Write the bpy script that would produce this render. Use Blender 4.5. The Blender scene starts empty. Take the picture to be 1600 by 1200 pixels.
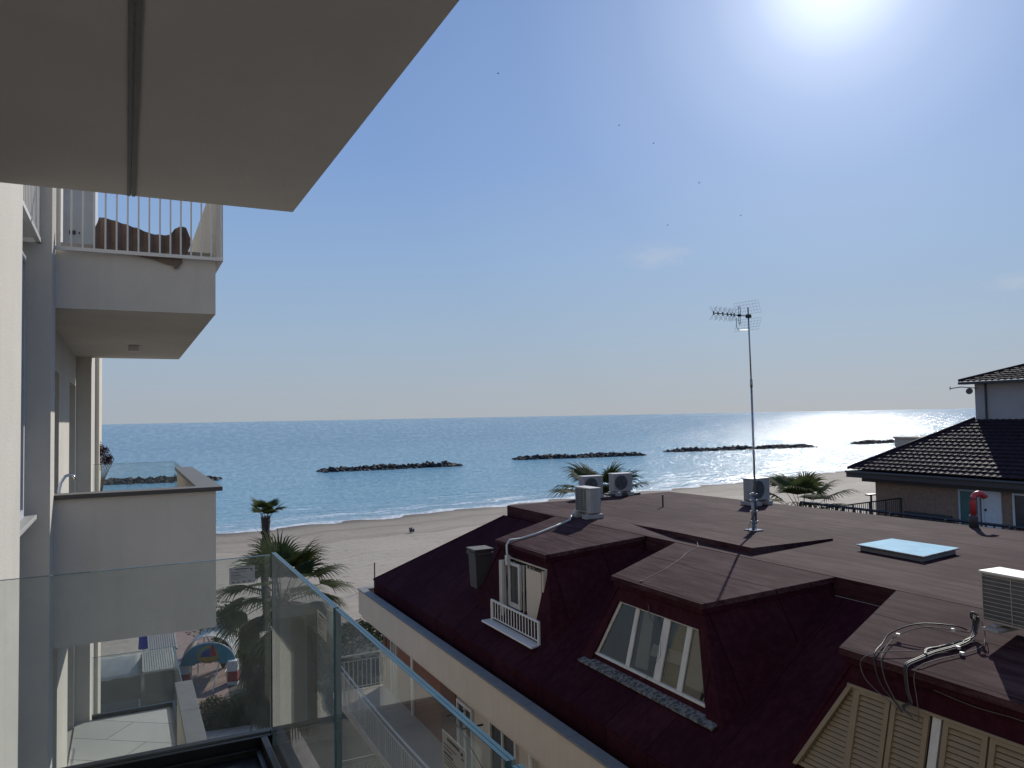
import bpy, bmesh, math, random
from mathutils import Vector, Matrix
random.seed(7)
# ------------------------------------------------------------------ camera
F_PX = 1195.0
yaw, pitch, roll = math.atan(603/F_PX), math.atan(51/F_PX), math.radians(1.05)
fw = Vector((math.sin(yaw)*math.cos(pitch), math.cos(yaw)*math.cos(pitch), math.sin(pitch)))
r0 = Vector((math.cos(yaw), -math.sin(yaw), 0)); u0 = r0.cross(fw)
CR = r0*math.cos(roll)-u0*math.sin(roll); CU = u0*math.cos(roll)+r0*math.sin(roll)
S = bpy.context.scene
cd = bpy.data.cameras.new('camera'); cam = bpy.data.objects.new('camera', cd); S.collection.objects.link(cam)
cam.matrix_world = Matrix(((CR.x,CU.x,-fw.x,0),(CR.y,CU.y,-fw.y,0),(CR.z,CU.z,-fw.z,0),(0,0,0,1)))
cd.sensor_width = 36; cd.lens = F_PX/1600*36; cd.clip_start = .05; cd.clip_end = 120000
S.camera = cam
# ------------------------------------------------------------------ light
SUN_AZ, SUN_EL = 50.6, 28.3          # degrees from +Y towards +X, above horizon
wd = bpy.data.worlds.new('World'); S.world = wd; wd.use_nodes = True
nt = wd.node_tree; nt.nodes.clear()
N = nt.nodes.new; L = nt.links.new
sky = N('ShaderNodeTexSky'); sky.sky_type = 'NISHITA'; sky.sun_disc = False
sky.sun_elevation = math.radians(SUN_EL); sky.sun_rotation = math.radians(SUN_AZ)
sky.air_density = 1.0; sky.dust_density = .4; sky.ozone_density = 3.0; sky.altitude = 0
bg = N('ShaderNodeBackground'); bg.inputs[1].default_value = 0.1
out = N('ShaderNodeOutputWorld')
def cloud_mask(direction, size, stretch, nscale, lo, hi):
    tc = N('ShaderNodeTexCoord')
    sub = N('ShaderNodeVectorMath'); sub.operation = 'SUBTRACT'; sub.inputs[1].default_value = direction
    L(tc.outputs['Generated'], sub.inputs[0])
    sc = N('ShaderNodeVectorMath'); sc.operation = 'MULTIPLY'; sc.inputs[1].default_value = (1/size, 1/size, stretch/size)
    L(sub.outputs[0], sc.inputs[0])
    ln = N('ShaderNodeVectorMath'); ln.operation = 'LENGTH'; L(sc.outputs[0], ln.inputs[0])
    no = N('ShaderNodeTexNoise'); no.inputs['Scale'].default_value = nscale; no.inputs['Detail'].default_value = 6
    L(sc.outputs[0], no.inputs['Vector'])
    ad = N('ShaderNodeMath'); ad.operation = 'MULTIPLY_ADD'; L(no.outputs[0], ad.inputs[0]); ad.inputs[1].default_value = -1.6; L(ln.outputs['Value'], ad.inputs[2])
    mr = N('ShaderNodeMapRange'); mr.inputs[1].default_value = lo; mr.inputs[2].default_value = hi
    mr.inputs[3].default_value = 1; mr.inputs[4].default_value = 0; L(ad.outputs[0], mr.inputs[0])
    return mr.outputs[0]
def pixdir(x, y):
    v = fw*F_PX+CR*(x-800)-CU*(y-600); v.normalize(); return v
SUNV = Vector((math.sin(math.radians(SUN_AZ))*math.cos(math.radians(SUN_EL)), math.cos(math.radians(SUN_AZ))*math.cos(math.radians(SUN_EL)), math.sin(math.radians(SUN_EL))))
tcw = N('ShaderNodeTexCoord'); nrm = N('ShaderNodeVectorMath'); nrm.operation = 'NORMALIZE'; L(tcw.outputs['Generated'], nrm.inputs[0])
spw = N('ShaderNodeSeparateXYZ'); L(nrm.outputs[0], spw.inputs[0])
grad = N('ShaderNodeValToRGB'); L(spw.outputs[2], grad.inputs[0])      # clear spring air: colour by height above the horizon
def ramp(node, stops):
    e = node.color_ramp.elements; e[0].position, e[0].color = stops[0][0], (*stops[0][1], 1); e[1].position, e[1].color = stops[-1][0], (*stops[-1][1], 1)
    for p_, c_ in stops[1:-1]: q_ = e.new(p_); q_.color = (*c_, 1)
ramp(grad, [(0,(.375,.42,.475)),(.04,(.365,.43,.51)),(.10,(.33,.44,.575)),(.20,(.268,.41,.635)),(.32,(.205,.345,.635)),(.5,(.155,.28,.56)),(1,(.09,.18,.40))])
dt = N('ShaderNodeVectorMath'); dt.operation = 'DOT_PRODUCT'; L(nrm.outputs[0], dt.inputs[0]); dt.inputs[1].default_value = SUNV
ac_ = N('ShaderNodeMath'); ac_.operation = 'ARCCOSINE'; ac_.use_clamp = False; L(dt.outputs['Value'], ac_.inputs[0])
am = N('ShaderNodeMath'); am.operation = 'DIVIDE'; L(ac_.outputs[0], am.inputs[0]); am.inputs[1].default_value = math.radians(60)
glow = N('ShaderNodeValToRGB'); L(am.outputs[0], glow.inputs[0])        # aureole of the sun in hazy air
ramp(glow, [(0,(1,1,1)),(.05,(.66,.66,.66)),(.085,(.40,.40,.40)),(.13,(.25,.245,.24)),(.21,(.13,.125,.115)),(.33,(.055,.05,.045)),(.52,(.015,.012,.008)),(1,(0,0,0))])
gs = N('ShaderNodeMix'); gs.data_type = 'RGBA'; gs.blend_type = 'ADD'; gs.inputs[0].default_value = 1
L(grad.outputs[0], gs.inputs[6]); L(glow.outputs[0], gs.inputs[7])
sc10 = N('ShaderNodeMix'); sc10.data_type = 'RGBA'; sc10.blend_type = 'MULTIPLY'; sc10.inputs[0].default_value = 1; L(gs.outputs[2], sc10.inputs[6]); sc10.inputs[7].default_value = (10,10,10,1)
nm = N('ShaderNodeMix'); nm.data_type = 'RGBA'; nm.inputs[0].default_value = .03; L(sc10.outputs[2], nm.inputs[6]); L(sky.outputs[0], nm.inputs[7])
SKYMIX = N('ShaderNodeMix'); SKYMIX.data_type = 'RGBA'
m1 = cloud_mask(pixdir(1028, 399), .045, 2.6, 2.2, -.75, .35)
m2 = cloud_mask(pixdir(1592, 440), .03, 3.0, 2.5, -.75, .3)
mx = N('ShaderNodeMath'); mx.operation = 'MAXIMUM'; L(m1, mx.inputs[0]); L(m2, mx.inputs[1])
ms = N('ShaderNodeMath'); ms.operation = 'MULTIPLY'; ms.inputs[1].default_value = .32; L(mx.outputs[0], ms.inputs[0])
L(nm.outputs[2], SKYMIX.inputs[6]); SKYMIX.inputs[7].default_value = (5.6, 6.0, 6.6, 1)
L(ms.outputs[0], SKYMIX.inputs[0])
L(SKYMIX.outputs[2], bg.inputs[0]); L(bg.outputs[0], out.inputs[0])
sd = Vector((math.sin(math.radians(SUN_AZ))*math.cos(math.radians(SUN_EL)), math.cos(math.radians(SUN_AZ))*math.cos(math.radians(SUN_EL)), math.sin(math.radians(SUN_EL))))
sl = bpy.data.lights.new('sun', 'SUN'); sl.energy = 3.9; sl.angle = math.radians(.5); sl.color = (1, .95, .87)
so = bpy.data.objects.new('sun', sl); S.collection.objects.link(so)
so.rotation_euler = sd.to_track_quat('Z', 'Y').to_euler()
S.view_settings.view_transform = 'Standard'; S.view_settings.look = 'None'
S.view_settings.exposure = 0.0; S.view_settings.gamma = 1
# ------------------------------------------------------------------ helpers
def link(o): S.collection.objects.link(o); return o
def tag(o, label=None, cat=None, group=None, kind=None):
    if label: o['label'] = label
    if cat: o['category'] = cat
    if group: o['group'] = group
    if kind: o['kind'] = kind
    return o
WLOC = {}
def empty(name, loc, label=None, cat=None, group=None, parent=None):
    o = bpy.data.objects.new(name, None); link(o); o.empty_display_size = .3
    WLOC[o.name] = Vector(loc)
    o.location = Vector(loc)-(WLOC[parent.name] if parent else Vector((0,0,0)))
    if parent: o.parent = parent
    return tag(o, label, cat, group)
class MB:
    def __init__(s): s.v = []; s.f = []; s.m = []; s.uv = None
    def add(s, vs, fs, m=0):
        b = len(s.v); s.v += [tuple(v) for v in vs]; s.f += [tuple(b+i for i in f) for f in fs]; s.m += [m]*len(fs); return s
    def box(s, x0, x1, y0, y1, z0, z1, m=0):
        if x0 > x1: x0, x1 = x1, x0
        if y0 > y1: y0, y1 = y1, y0
        if z0 > z1: z0, z1 = z1, z0
        return s.hexa([(x0,y0,z0),(x1,y0,z0),(x1,y1,z0),(x0,y1,z0),(x0,y0,z1),(x1,y0,z1),(x1,y1,z1),(x0,y1,z1)], m)
    def hexa(s, p, m=0):
        return s.add(p, [(0,3,2,1),(4,5,6,7),(0,1,5,4),(1,2,6,5),(2,3,7,6),(3,0,4,7)], m)
    def prism(s, poly, d, m=0):          # poly (3d points) extruded by vector d
        n = len(poly); d = Vector(d); p = [Vector(q) for q in poly]
        return s.add(p+[q+d for q in p], [tuple(range(n))[::-1], tuple(range(n, 2*n))]+[(i, (i+1) % n, n+(i+1) % n, n+i) for i in range(n)], m)
    def tube(s, pts, r, n=8, m=0, cap=True):
        pts = [Vector(p) for p in pts]; k = len(pts); rs = r if isinstance(r, (list, tuple)) else [r]*k
        rings = []; up = Vector((0,0,1))
        for i in range(k):
            t = (pts[min(i+1,k-1)]-pts[max(i-1,0)]).normalized()
            a = t.cross(up)
            if a.length < .05: a = t.cross(Vector((1,0,0)))
            a.normalize(); b = t.cross(a)
            rings.append([pts[i]+(a*math.cos(q)+b*math.sin(q))*rs[i] for q in [2*math.pi*j/n for j in range(n)]])
        vs = [v for r_ in rings for v in r_]
        fs = [(i*n+j, i*n+(j+1) % n, (i+1)*n+(j+1) % n, (i+1)*n+j) for i in range(k-1) for j in range(n)]
        if cap: fs += [tuple(range(n))[::-1], tuple((k-1)*n+j for j in range(n))]
        return s.add(vs, fs, m)
    def bar(s, a, b, w=.02, m=0): return s.tube([a, b], w/2*1.25, 4, m)
    def disc(s, c, axis, r, th, n=24, m=0, r2=0):
        c = Vector(c); ax = Vector(axis).normalized(); return s.tube([c-ax*th/2, c+ax*th/2], r, n, m)
    def build(s, name, mats, parent=None, bevel=0, smooth=False, loc=None):
        if not isinstance(mats, (list, tuple)): mats = [mats]
        me = bpy.data.meshes.new(name); o = bpy.data.objects.new(name, me); link(o)
        org = Vector(loc) if loc is not None else (WLOC[parent.name] if parent else Vector((0,0,0)))
        WLOC[o.name] = org
        me.from_pydata([tuple(Vector(v)-org) for v in s.v], [], s.f)
        for mt in mats: me.materials.append(mt)
        for p, mi in zip(me.polygons, s.m): p.material_index = mi
        bm = bmesh.new(); bm.from_mesh(me); bmesh.ops.recalc_face_normals(bm, faces=bm.faces); bm.to_mesh(me); bm.free()
        if smooth:
            for p in me.polygons: p.use_smooth = True
        if parent: o.parent = parent; o.location = org-WLOC[parent.name]
        else: o.location = org
        if bevel:
            bv = o.modifiers.new('bevel', 'BEVEL'); bv.width = bevel; bv.segments = 2; bv.limit_method = 'ANGLE'
        me.update(); return o
def copy_tree(o, parent=None):
    c = o.copy(); link(c); WLOC[c.name] = WLOC[o.name]
    if parent: c.parent = parent
    for ch in list(o.children): copy_tree(ch, c)
    return c
# ------------------------------------------------------------------ materials
def sRGB(r, g, b):
    f = lambda c: c/12.92 if c <= .04045 else ((c+.055)/1.055)**2.4
    return (f(r/255), f(g/255), f(b/255), 1)
def mat(name, col, rough=.7, var=.15, scale=3, bump=.0, bscale=60, metal=0, spec=.5, col2=None, stain=0, bdist=.01):
    m = bpy.data.materials.new(name); m.use_nodes = True; t = m.node_tree; p = t.nodes['Principled BSDF']
    p.inputs['Roughness'].default_value = rough; p.inputs['Metallic'].default_value = metal; p.inputs['Specular IOR Level'].default_value = spec
    tc = t.nodes.new('ShaderNodeTexCoord'); no = t.nodes.new('ShaderNodeTexNoise'); no.inputs['Scale'].default_value = scale; no.inputs['Detail'].default_value = 8
    no.inputs['Roughness'].default_value = .62
    t.links.new(tc.outputs['Object'], no.inputs['Vector'])
    mr = t.nodes.new('ShaderNodeMapRange'); mr.inputs[1].default_value = .3; mr.inputs[2].default_value = .7; t.links.new(no.outputs[0], mr.inputs[0])
    mix = t.nodes.new('ShaderNodeMix'); mix.data_type = 'RGBA'; t.links.new(mr.outputs[0], mix.inputs[0])
    c = col[:3]; d = col2[:3] if col2 else [x*(1+var) for x in c]; e = c if col2 else [x*(1-var) for x in c]
    mix.inputs[6].default_value = (*e, 1); mix.inputs[7].default_value = (*d, 1)
    last = mix.outputs[2]
    if stain:
        mp = t.nodes.new('ShaderNodeMapping'); mp.inputs['Scale'].default_value = (5, 5, .5); t.links.new(tc.outputs['Object'], mp.inputs[0])
        n2 = t.nodes.new('ShaderNodeTexNoise'); n2.inputs['Scale'].default_value = 1.5; n2.inputs['Detail'].default_value = 5; t.links.new(mp.outputs[0], n2.inputs['Vector'])
        r2 = t.nodes.new('ShaderNodeMapRange'); r2.inputs[1].default_value = .52; r2.inputs[2].default_value = .75; r2.inputs[4].default_value = stain; t.links.new(n2.outputs[0], r2.inputs[0])
        x2 = t.nodes.new('ShaderNodeMix'); x2.data_type = 'RGBA'; t.links.new(r2.outputs[0], x2.inputs[0]); t.links.new(last, x2.inputs[6]); x2.inputs[7].default_value = (c[0]*.45, c[1]*.42, c[2]*.38, 1)
        last = x2.outputs[2]
    t.links.new(last, p.inputs['Base Color'])
    if bump:
        nb = t.nodes.new('ShaderNodeTexNoise'); nb.inputs['Scale'].default_value = bscale; nb.inputs['Detail'].default_value = 4; t.links.new(tc.outputs['Object'], nb.inputs['Vector'])
        b = t.nodes.new('ShaderNodeBump'); b.inputs['Strength'].default_value = bump; b.inputs['Distance'].default_value = bdist
        t.links.new(nb.outputs[0], b.inputs['Height']); t.links.new(b.outputs[0], p.inputs['Normal'])
    return m
M = {}
M['stucco'] = mat('stucco', (.53,.50,.45), .9, .06, 1.2, .8, 130, bdist=.006, stain=.10)
M['stucco_soffit'] = mat('stucco_soffit', (.60,.57,.53), .9, .06, 1.5, .5, 120, bdist=.004)
M['stucco_warm'] = mat('stucco_warm', (.60,.55,.46), .9, .07, 1.5, .4, 90, bdist=.004)
M['coping_grey'] = mat('coping_grey', (.16,.157,.152), .6, .12, 6)
M['coping_dark'] = mat('coping_dark', (.055,.05,.048), .6, .1, 6)
M['white_metal'] = mat('white_metal', (.62,.61,.58), .4, .04, 8)
M['white_plastic'] = mat('white_plastic', (.50,.48,.45), .45, .06, 5, stain=.2)
M['dark_metal'] = mat('dark_metal', (.025,.026,.03), .4, .1, 8, metal=.6)
M['iron'] = mat('iron', (.02,.02,.022), .5, .1, 8)
M['galvanised'] = mat('galvanised', (.28,.29,.31), .45, .2, 20, metal=.8)
M['steel'] = mat('steel', (.6,.6,.6), .15, .05, 8, metal=1)
M['profile'] = mat('profile', (.05,.055,.06), .3, .06, 8, metal=.8)
M['floor_dark'] = mat('floor_dark', (.012,.014,.024), .35, .15, 3)
M['floor_tile'] = mat('floor_tile', (.40,.385,.36), .6, .08, 2, .1, 30)
t_ = M['floor_tile'].node_tree; b_ = t_.nodes.new('ShaderNodeTexBrick'); mp_ = t_.nodes.new('ShaderNodeMapping'); mp_.inputs['Rotation'].default_value = (0,0,.62)
t_.links.new(t_.nodes['Texture Coordinate'].outputs['Object'], mp_.inputs[0]); t_.links.new(mp_.outputs[0], b_.inputs[0])
b_.inputs['Scale'].default_value = 1; b_.inputs['Brick Width'].default_value = 1.4; b_.inputs['Row Height'].default_value = .7; b_.inputs['Mortar Size'].default_value = .007
b_.inputs['Color1'].default_value = (.60,.57,.53,1); b_.inputs['Color2'].default_value = (.54,.515,.48,1); b_.inputs['Mortar'].default_value = (.15,.14,.13,1); t_.links.new(b_.outputs[0], t_.nodes['Principled BSDF'].inputs['Base Color'])
M['brown_tarp'] = mat('brown_tarp', (.15,.105,.085), .75, .25, 5, .3, 12, bdist=.02)
M['panel_grey'] = mat('panel_grey', (.40,.43,.46), .5, .08, 3)
M['granite'] = mat('granite', (.35,.345,.33), .6, .15, 40)
M['window_frame'] = mat('window_frame', (.50,.49,.46), .45, .08, 5, stain=.3)
M['shutter'] = mat('shutter', (.21,.16,.10), .55, .08, 6, stain=.15)
M['curtain'] = mat('curtain', (.62,.56,.50), .9, .06, 4)
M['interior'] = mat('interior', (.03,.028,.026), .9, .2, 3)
M['yellow_curtain'] = mat('yellow_curtain', (.30,.26,.12), .9, .5, 2.5)
M['brick'] = mat('brick', (.20,.085,.05), .85, .3, 14, .4, 30)
M['brown_wood'] = mat('brown_wood', (.11,.045,.025), .6, .25, 8)
M['cream'] = mat('cream', (.50,.43,.35), .9, .06, 1.5, .3, 60, bdist=.004, stain=.12)
M['rock'] = mat('rock', (.024,.023,.023), .85, .4, 1.2, .5, 3, bdist=.2)
M['concrete'] = mat('concrete', (.33,.31,.29), .85, .15, 8, .3, 30)
M['ac_body'] = mat('ac_body', (.33,.31,.285), .5, .08, 6, stain=.3)
M['ac_dark'] = mat('ac_dark', (.07,.07,.075), .6, .2, 10)
M['ac_coil'] = mat('ac_coil', (.12,.12,.12), .5, .2, 10, metal=.4)
M['cable_white'] = mat('cable_white', (.115,.10,.095), .6, .15, 9, spec=.1)
M['cable_black'] = mat('cable_black', (.02,.018,.018), .5, .15, 9)
M['red_pipe'] = mat('red_pipe', (.42,.045,.05), .35, .15, 5)
M['red_paint'] = mat('red_paint', (.30,.03,.04), .6, .1, 5)
M['white_paint'] = mat('white_paint', (.62,.62,.62), .6, .06, 5)
M['teal'] = mat('teal', (.03,.22,.30), .55, .12, 5)
M['yellow'] = mat('yellow', (.40,.25,.03), .6, .1, 5)
M['blue'] = mat('blue', (.02,.04,.25), .6, .1, 5)
M['canvas'] = mat('canvas', (.50,.49,.46), .85, .1, 2, .3, 6, bdist=.03)
M['leaf_palm'] = mat('leaf_palm', (.024,.040,.014), .75, .5, 1.5, spec=.06, col2=(.085,.10,.035))
M['leaf_dead'] = mat('leaf_dead', (.035,.036,.022), .8, .3, 2, spec=.05, col2=(.085,.075,.05))
M['trunk'] = mat('trunk', (.055,.042,.034), .9, .35, 8, .6, 14, bdist=.04)
M['leaf_shrub'] = mat('leaf_shrub', (.020,.033,.014), .8, .5, 2, spec=.05, col2=(.06,.075,.03))
M['leaf_hedge'] = mat('leaf_hedge', (.014,.024,.010), .8, .4, 2, spec=.05, col2=(.04,.055,.022))
M['leaf_purple'] = mat('leaf_purple', (.035,.012,.025), .6, .4, 5, col2=(.09,.03,.06))
M['sticker'] = mat('sticker', (.55,.55,.54), .6, .03, 8)
M['ink'] = mat('ink', (.03,.03,.035), .6, .05, 8)
M['blue_glass'] = mat('blue_glass', (.24,.50,.62), .6, .14, 3, .25, 5, spec=0.02, bdist=.02)
M['blind'] = mat('blind', (.03,.033,.036), .2, .3, 2)
M['bird'] = mat('bird', (.03,.03,.03), .8)
def translucent(m, amt=.32):
    t = m.node_tree; p = t.nodes['Principled BSDF']; o = t.nodes['Material Output']
    tr = t.nodes.new('ShaderNodeBsdfTranslucent'); mx = t.nodes.new('ShaderNodeMixShader'); mx.inputs[0].default_value = amt
    src = p.inputs['Base Color'].links[0].from_socket; t.links.new(src, tr.inputs[0])
    t.links.new(p.outputs[0], mx.inputs[1]); t.links.new(tr.outputs[0], mx.inputs[2]); t.links.new(mx.outputs[0], o.inputs[0])
for k in ('leaf_palm','leaf_shrub','leaf_dead','leaf_hedge'): translucent(M[k])
translucent(M['canvas'], .3)
def glass_mat(name, tint, dirt=.03, refl=1.0):
    m = bpy.data.materials.new(name); m.use_nodes = True; t = m.node_tree; t.nodes.clear(); n = t.nodes.new; l = t.links.new
    o = n('ShaderNodeOutputMaterial'); tr = n('ShaderNodeBsdfTransparent'); tr.inputs[0].default_value = (*tint, 1)
    gl = n('ShaderNodeBsdfGlossy'); gl.inputs['Roughness'].default_value = .004
    g = n('ShaderNodeNewGeometry'); mr = n('ShaderNodeMapRange'); mr.inputs[3].default_value = 1.5; mr.inputs[4].default_value = 1/1.5; l(g.outputs['Backfacing'], mr.inputs[0])
    fr = n('ShaderNodeFresnel'); l(mr.outputs[0], fr.inputs[0]); mx = n('ShaderNodeMixShader')
    l(fr.outputs[0], mx.inputs[0]); l(tr.outputs[0], mx.inputs[1]); l(gl.outputs[0], mx.inputs[2])
    df = n('ShaderNodeBsdfDiffuse'); df.inputs[0].default_value = (.55,.57,.56,1)
    tc = n('ShaderNodeTexCoord'); no = n('ShaderNodeTexNoise'); no.inputs['Scale'].default_value = 5; no.inputs['Detail'].default_value = 6; l(tc.outputs['Object'], no.inputs['Vector'])
    ml = n('ShaderNodeMath'); ml.operation = 'MULTIPLY'; ml.inputs[1].default_value = dirt*2; l(no.outputs[0], ml.inputs[0])
    m2 = n('ShaderNodeMixShader'); l(ml.outputs[0], m2.inputs[0]); l(mx.outputs[0], m2.inputs[1]); l(df.outputs[0], m2.inputs[2]); l(m2.outputs[0], o.inputs[0])
    return m
M['glass'] = glass_mat('balustrade_glass', (.95,.975,.965), .07)
M['window_glass'] = glass_mat('window_glass', (.62,.64,.62), .004)
M['glass_edge'] = mat('glass_edge', (.07,.15,.18), .08, .2, 6, spec=1)
translucent(M['glass_edge'], .3)

def felt_mat(name, axis, period, warp=.05, sunlit=True):
    """mineral roofing felt with overlapping sheet seams running across the given axis"""
    m = bpy.data.materials.new(name); m.use_nodes = True; t = m.node_tree; p = t.nodes['Principled BSDF']; n = t.nodes.new; l = t.links.new
    tc = n('ShaderNodeTexCoord'); sp = n('ShaderNodeSeparateXYZ'); l(tc.outputs['Object'], sp.inputs[0])
    wn = n('ShaderNodeTexNoise'); wn.inputs['Scale'].default_value = .7; wn.inputs['Detail'].default_value = 3; l(tc.outputs['Object'], wn.inputs['Vector'])
    def seam(ax, per, off=0):
        a = n('ShaderNodeMath'); a.operation = 'MULTIPLY_ADD'; l(wn.outputs[0], a.inputs[0]); a.inputs[1].default_value = warp*3; l(sp.outputs[ax], a.inputs[2])
        b = n('ShaderNodeMath'); b.operation = 'MULTIPLY_ADD'; l(a.outputs[0], b.inputs[0]); b.inputs[1].default_value = 1/per; b.inputs[2].default_value = 50.13+off
        f = n('ShaderNodeMath'); f.operation = 'FRACT'; l(b.outputs[0], f.inputs[0])
        fl = n('ShaderNodeMath'); fl.operation = 'FLOOR'; l(b.outputs[0], fl.inputs[0])
        r = n('ShaderNodeMapRange'); r.inputs[1].default_value = 0; r.inputs[2].default_value = .030/per; r.inputs[3].default_value = 1; r.inputs[4].default_value = 0; l(f.outputs[0], r.inputs[0])
        return r.outputs[0], f.outputs[0], fl.outputs[0]
    s1, fr1, id1 = seam(axis, period)
    c1 = n('ShaderNodeTexNoise'); c1.inputs['Scale'].default_value = 1.1; c1.inputs['Detail'].default_value = 7; l(tc.outputs['Object'], c1.inputs['Vector'])
    mp = n('ShaderNodeMapping'); sc = [3.0,3.0,3.0]; sc[1-axis if axis < 2 else 0] = .35; mp.inputs['Scale'].default_value = sc; l(tc.outputs['Object'], mp.inputs[0])
    c2 = n('ShaderNodeTexNoise'); c2.inputs['Scale'].default_value = 3.2; c2.inputs['Detail'].default_value = 7; c2.inputs['Roughness'].default_value = .7; l(mp.outputs[0], c2.inputs['Vector'])
    wh = n('ShaderNodeTexWhiteNoise'); wh.noise_dimensions = '1D'; l(id1, wh.inputs['W'])
    g = n('ShaderNodeTexNoise'); g.inputs['Scale'].default_value = 90; g.inputs['Detail'].default_value = 2; l(tc.outputs['Object'], g.inputs['Vector'])
    def madd(a, k, b):
        q = n('ShaderNodeMath'); q.operation = 'MULTIPLY_ADD'; l(a, q.inputs[0]); q.inputs[1].default_value = k
        if isinstance(b, float): q.inputs[2].default_value = b
        else: l(b, q.inputs[2])
        return q.outputs[0]
    v = madd(c1.outputs[0], .6, -.40); v = madd(c2.outputs[0], 1.15, v); v = madd(v, 1.0, -.17); v = madd(wh.outputs['Value'], .22, v); v = madd(g.outputs[0], .5, v)
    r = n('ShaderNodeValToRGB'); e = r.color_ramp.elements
    e[0].position = .2; c3_ = ((.018,.006,.009),(.038,.0145,.0185),(.086,.050,.051)) if sunlit else ((.020,.0045,.009),(.029,.007,.0125),(.045,.014,.020)); e[0].color = (*c3_[0],1); e[1].position = .92; e[1].color = (*c3_[2],1)  # same felt in two ramps: light on flats, shade on slopes painted in
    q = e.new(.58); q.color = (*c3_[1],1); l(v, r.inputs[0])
    dk = n('ShaderNodeMix'); dk.data_type = 'RGBA'; l(s1, dk.inputs[0]); l(r.outputs[0], dk.inputs[6]); dk.inputs[7].default_value = (.006,.003,.004,1)
    l(dk.outputs[2], p.inputs['Base Color']); p.inputs['Roughness'].default_value = .8; p.inputs['Specular IOR Level'].default_value = .035
    h = madd(fr1, -.5, .5); h2 = madd(g.outputs[0], .25, h); h3 = madd(s1, -.4, h2); h4 = madd(c1.outputs[0], 1.5, h3)
    b = n('ShaderNodeBump'); b.inputs['Strength'].default_value = .7; b.inputs['Distance'].default_value = .012; l(h4, b.inputs['Height']); l(b.outputs[0], p.inputs['Normal'])
    return m
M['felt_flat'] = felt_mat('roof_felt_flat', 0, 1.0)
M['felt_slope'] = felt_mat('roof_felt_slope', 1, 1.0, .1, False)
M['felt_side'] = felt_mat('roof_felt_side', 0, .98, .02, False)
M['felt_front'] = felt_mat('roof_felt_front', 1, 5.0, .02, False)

# ================================================================== SETTING
GZ, SEA = -13.0, -13.85
SHORE = [(-4000,-60),(-300,92),(-60,99),(10,101.0),(23,102.4),(37,104.6),(55,108.5),(88,112.3),(116,116.2),(149,122.9),(171,127.4),(240,143),(400,190),(900,400),(6000,3500)]
def shore_y(x):
    for (a, b), (c, d) in zip(SHORE, SHORE[1:]):
        if x <= c: return b+(d-b)*(x-a)/(c-a)
    return SHORE[-1][1]
def smooth_shore(x):
    w = 6.0; return sum(shore_y(x+k*w) for k in (-2,-1,0,1,2))/5 + .7*math.sin(x*.33)*math.exp(-abs(x)/400) + .4*math.sin(x*.9+1)
def xs_grid():
    xs = []; x = -12.0
    while x < 240: xs.append(x); x += 1.0 if x < 190 else 3
    left = [-16,-24,-40,-70,-120,-300,-900,-3000,-12000,-40000]; right = [250,280,320,400,550,800,1300,2500,6000,20000,50000]
    return sorted(left)+xs+right
XS = xs_grid()
def strip(name, ds, zf, m):
    vs = []; fs = []; dv = []
    for d in ds:
        for x in XS:
            xx = max(-900, min(900, x)); y = smooth_shore(xx)+d
            vs.append((x, y, zf(x, y, d))); dv.append(d)
    W = len(XS)
    fs = [(j*W+i, j*W+i+1, (j+1)*W+i+1, (j+1)*W+i) for j in range(len(ds)-1) for i in range(W-1)]
    me = bpy.data.meshes.new(name); me.from_pydata(vs, [], fs); a = me.attributes.new('shore', 'FLOAT', 'POINT'); a.data.foreach_set('value', dv)
    for p in me.polygons: p.use_smooth = True
    me.materials.append(m); o = link(bpy.data.objects.new(name, me)); return o
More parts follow.
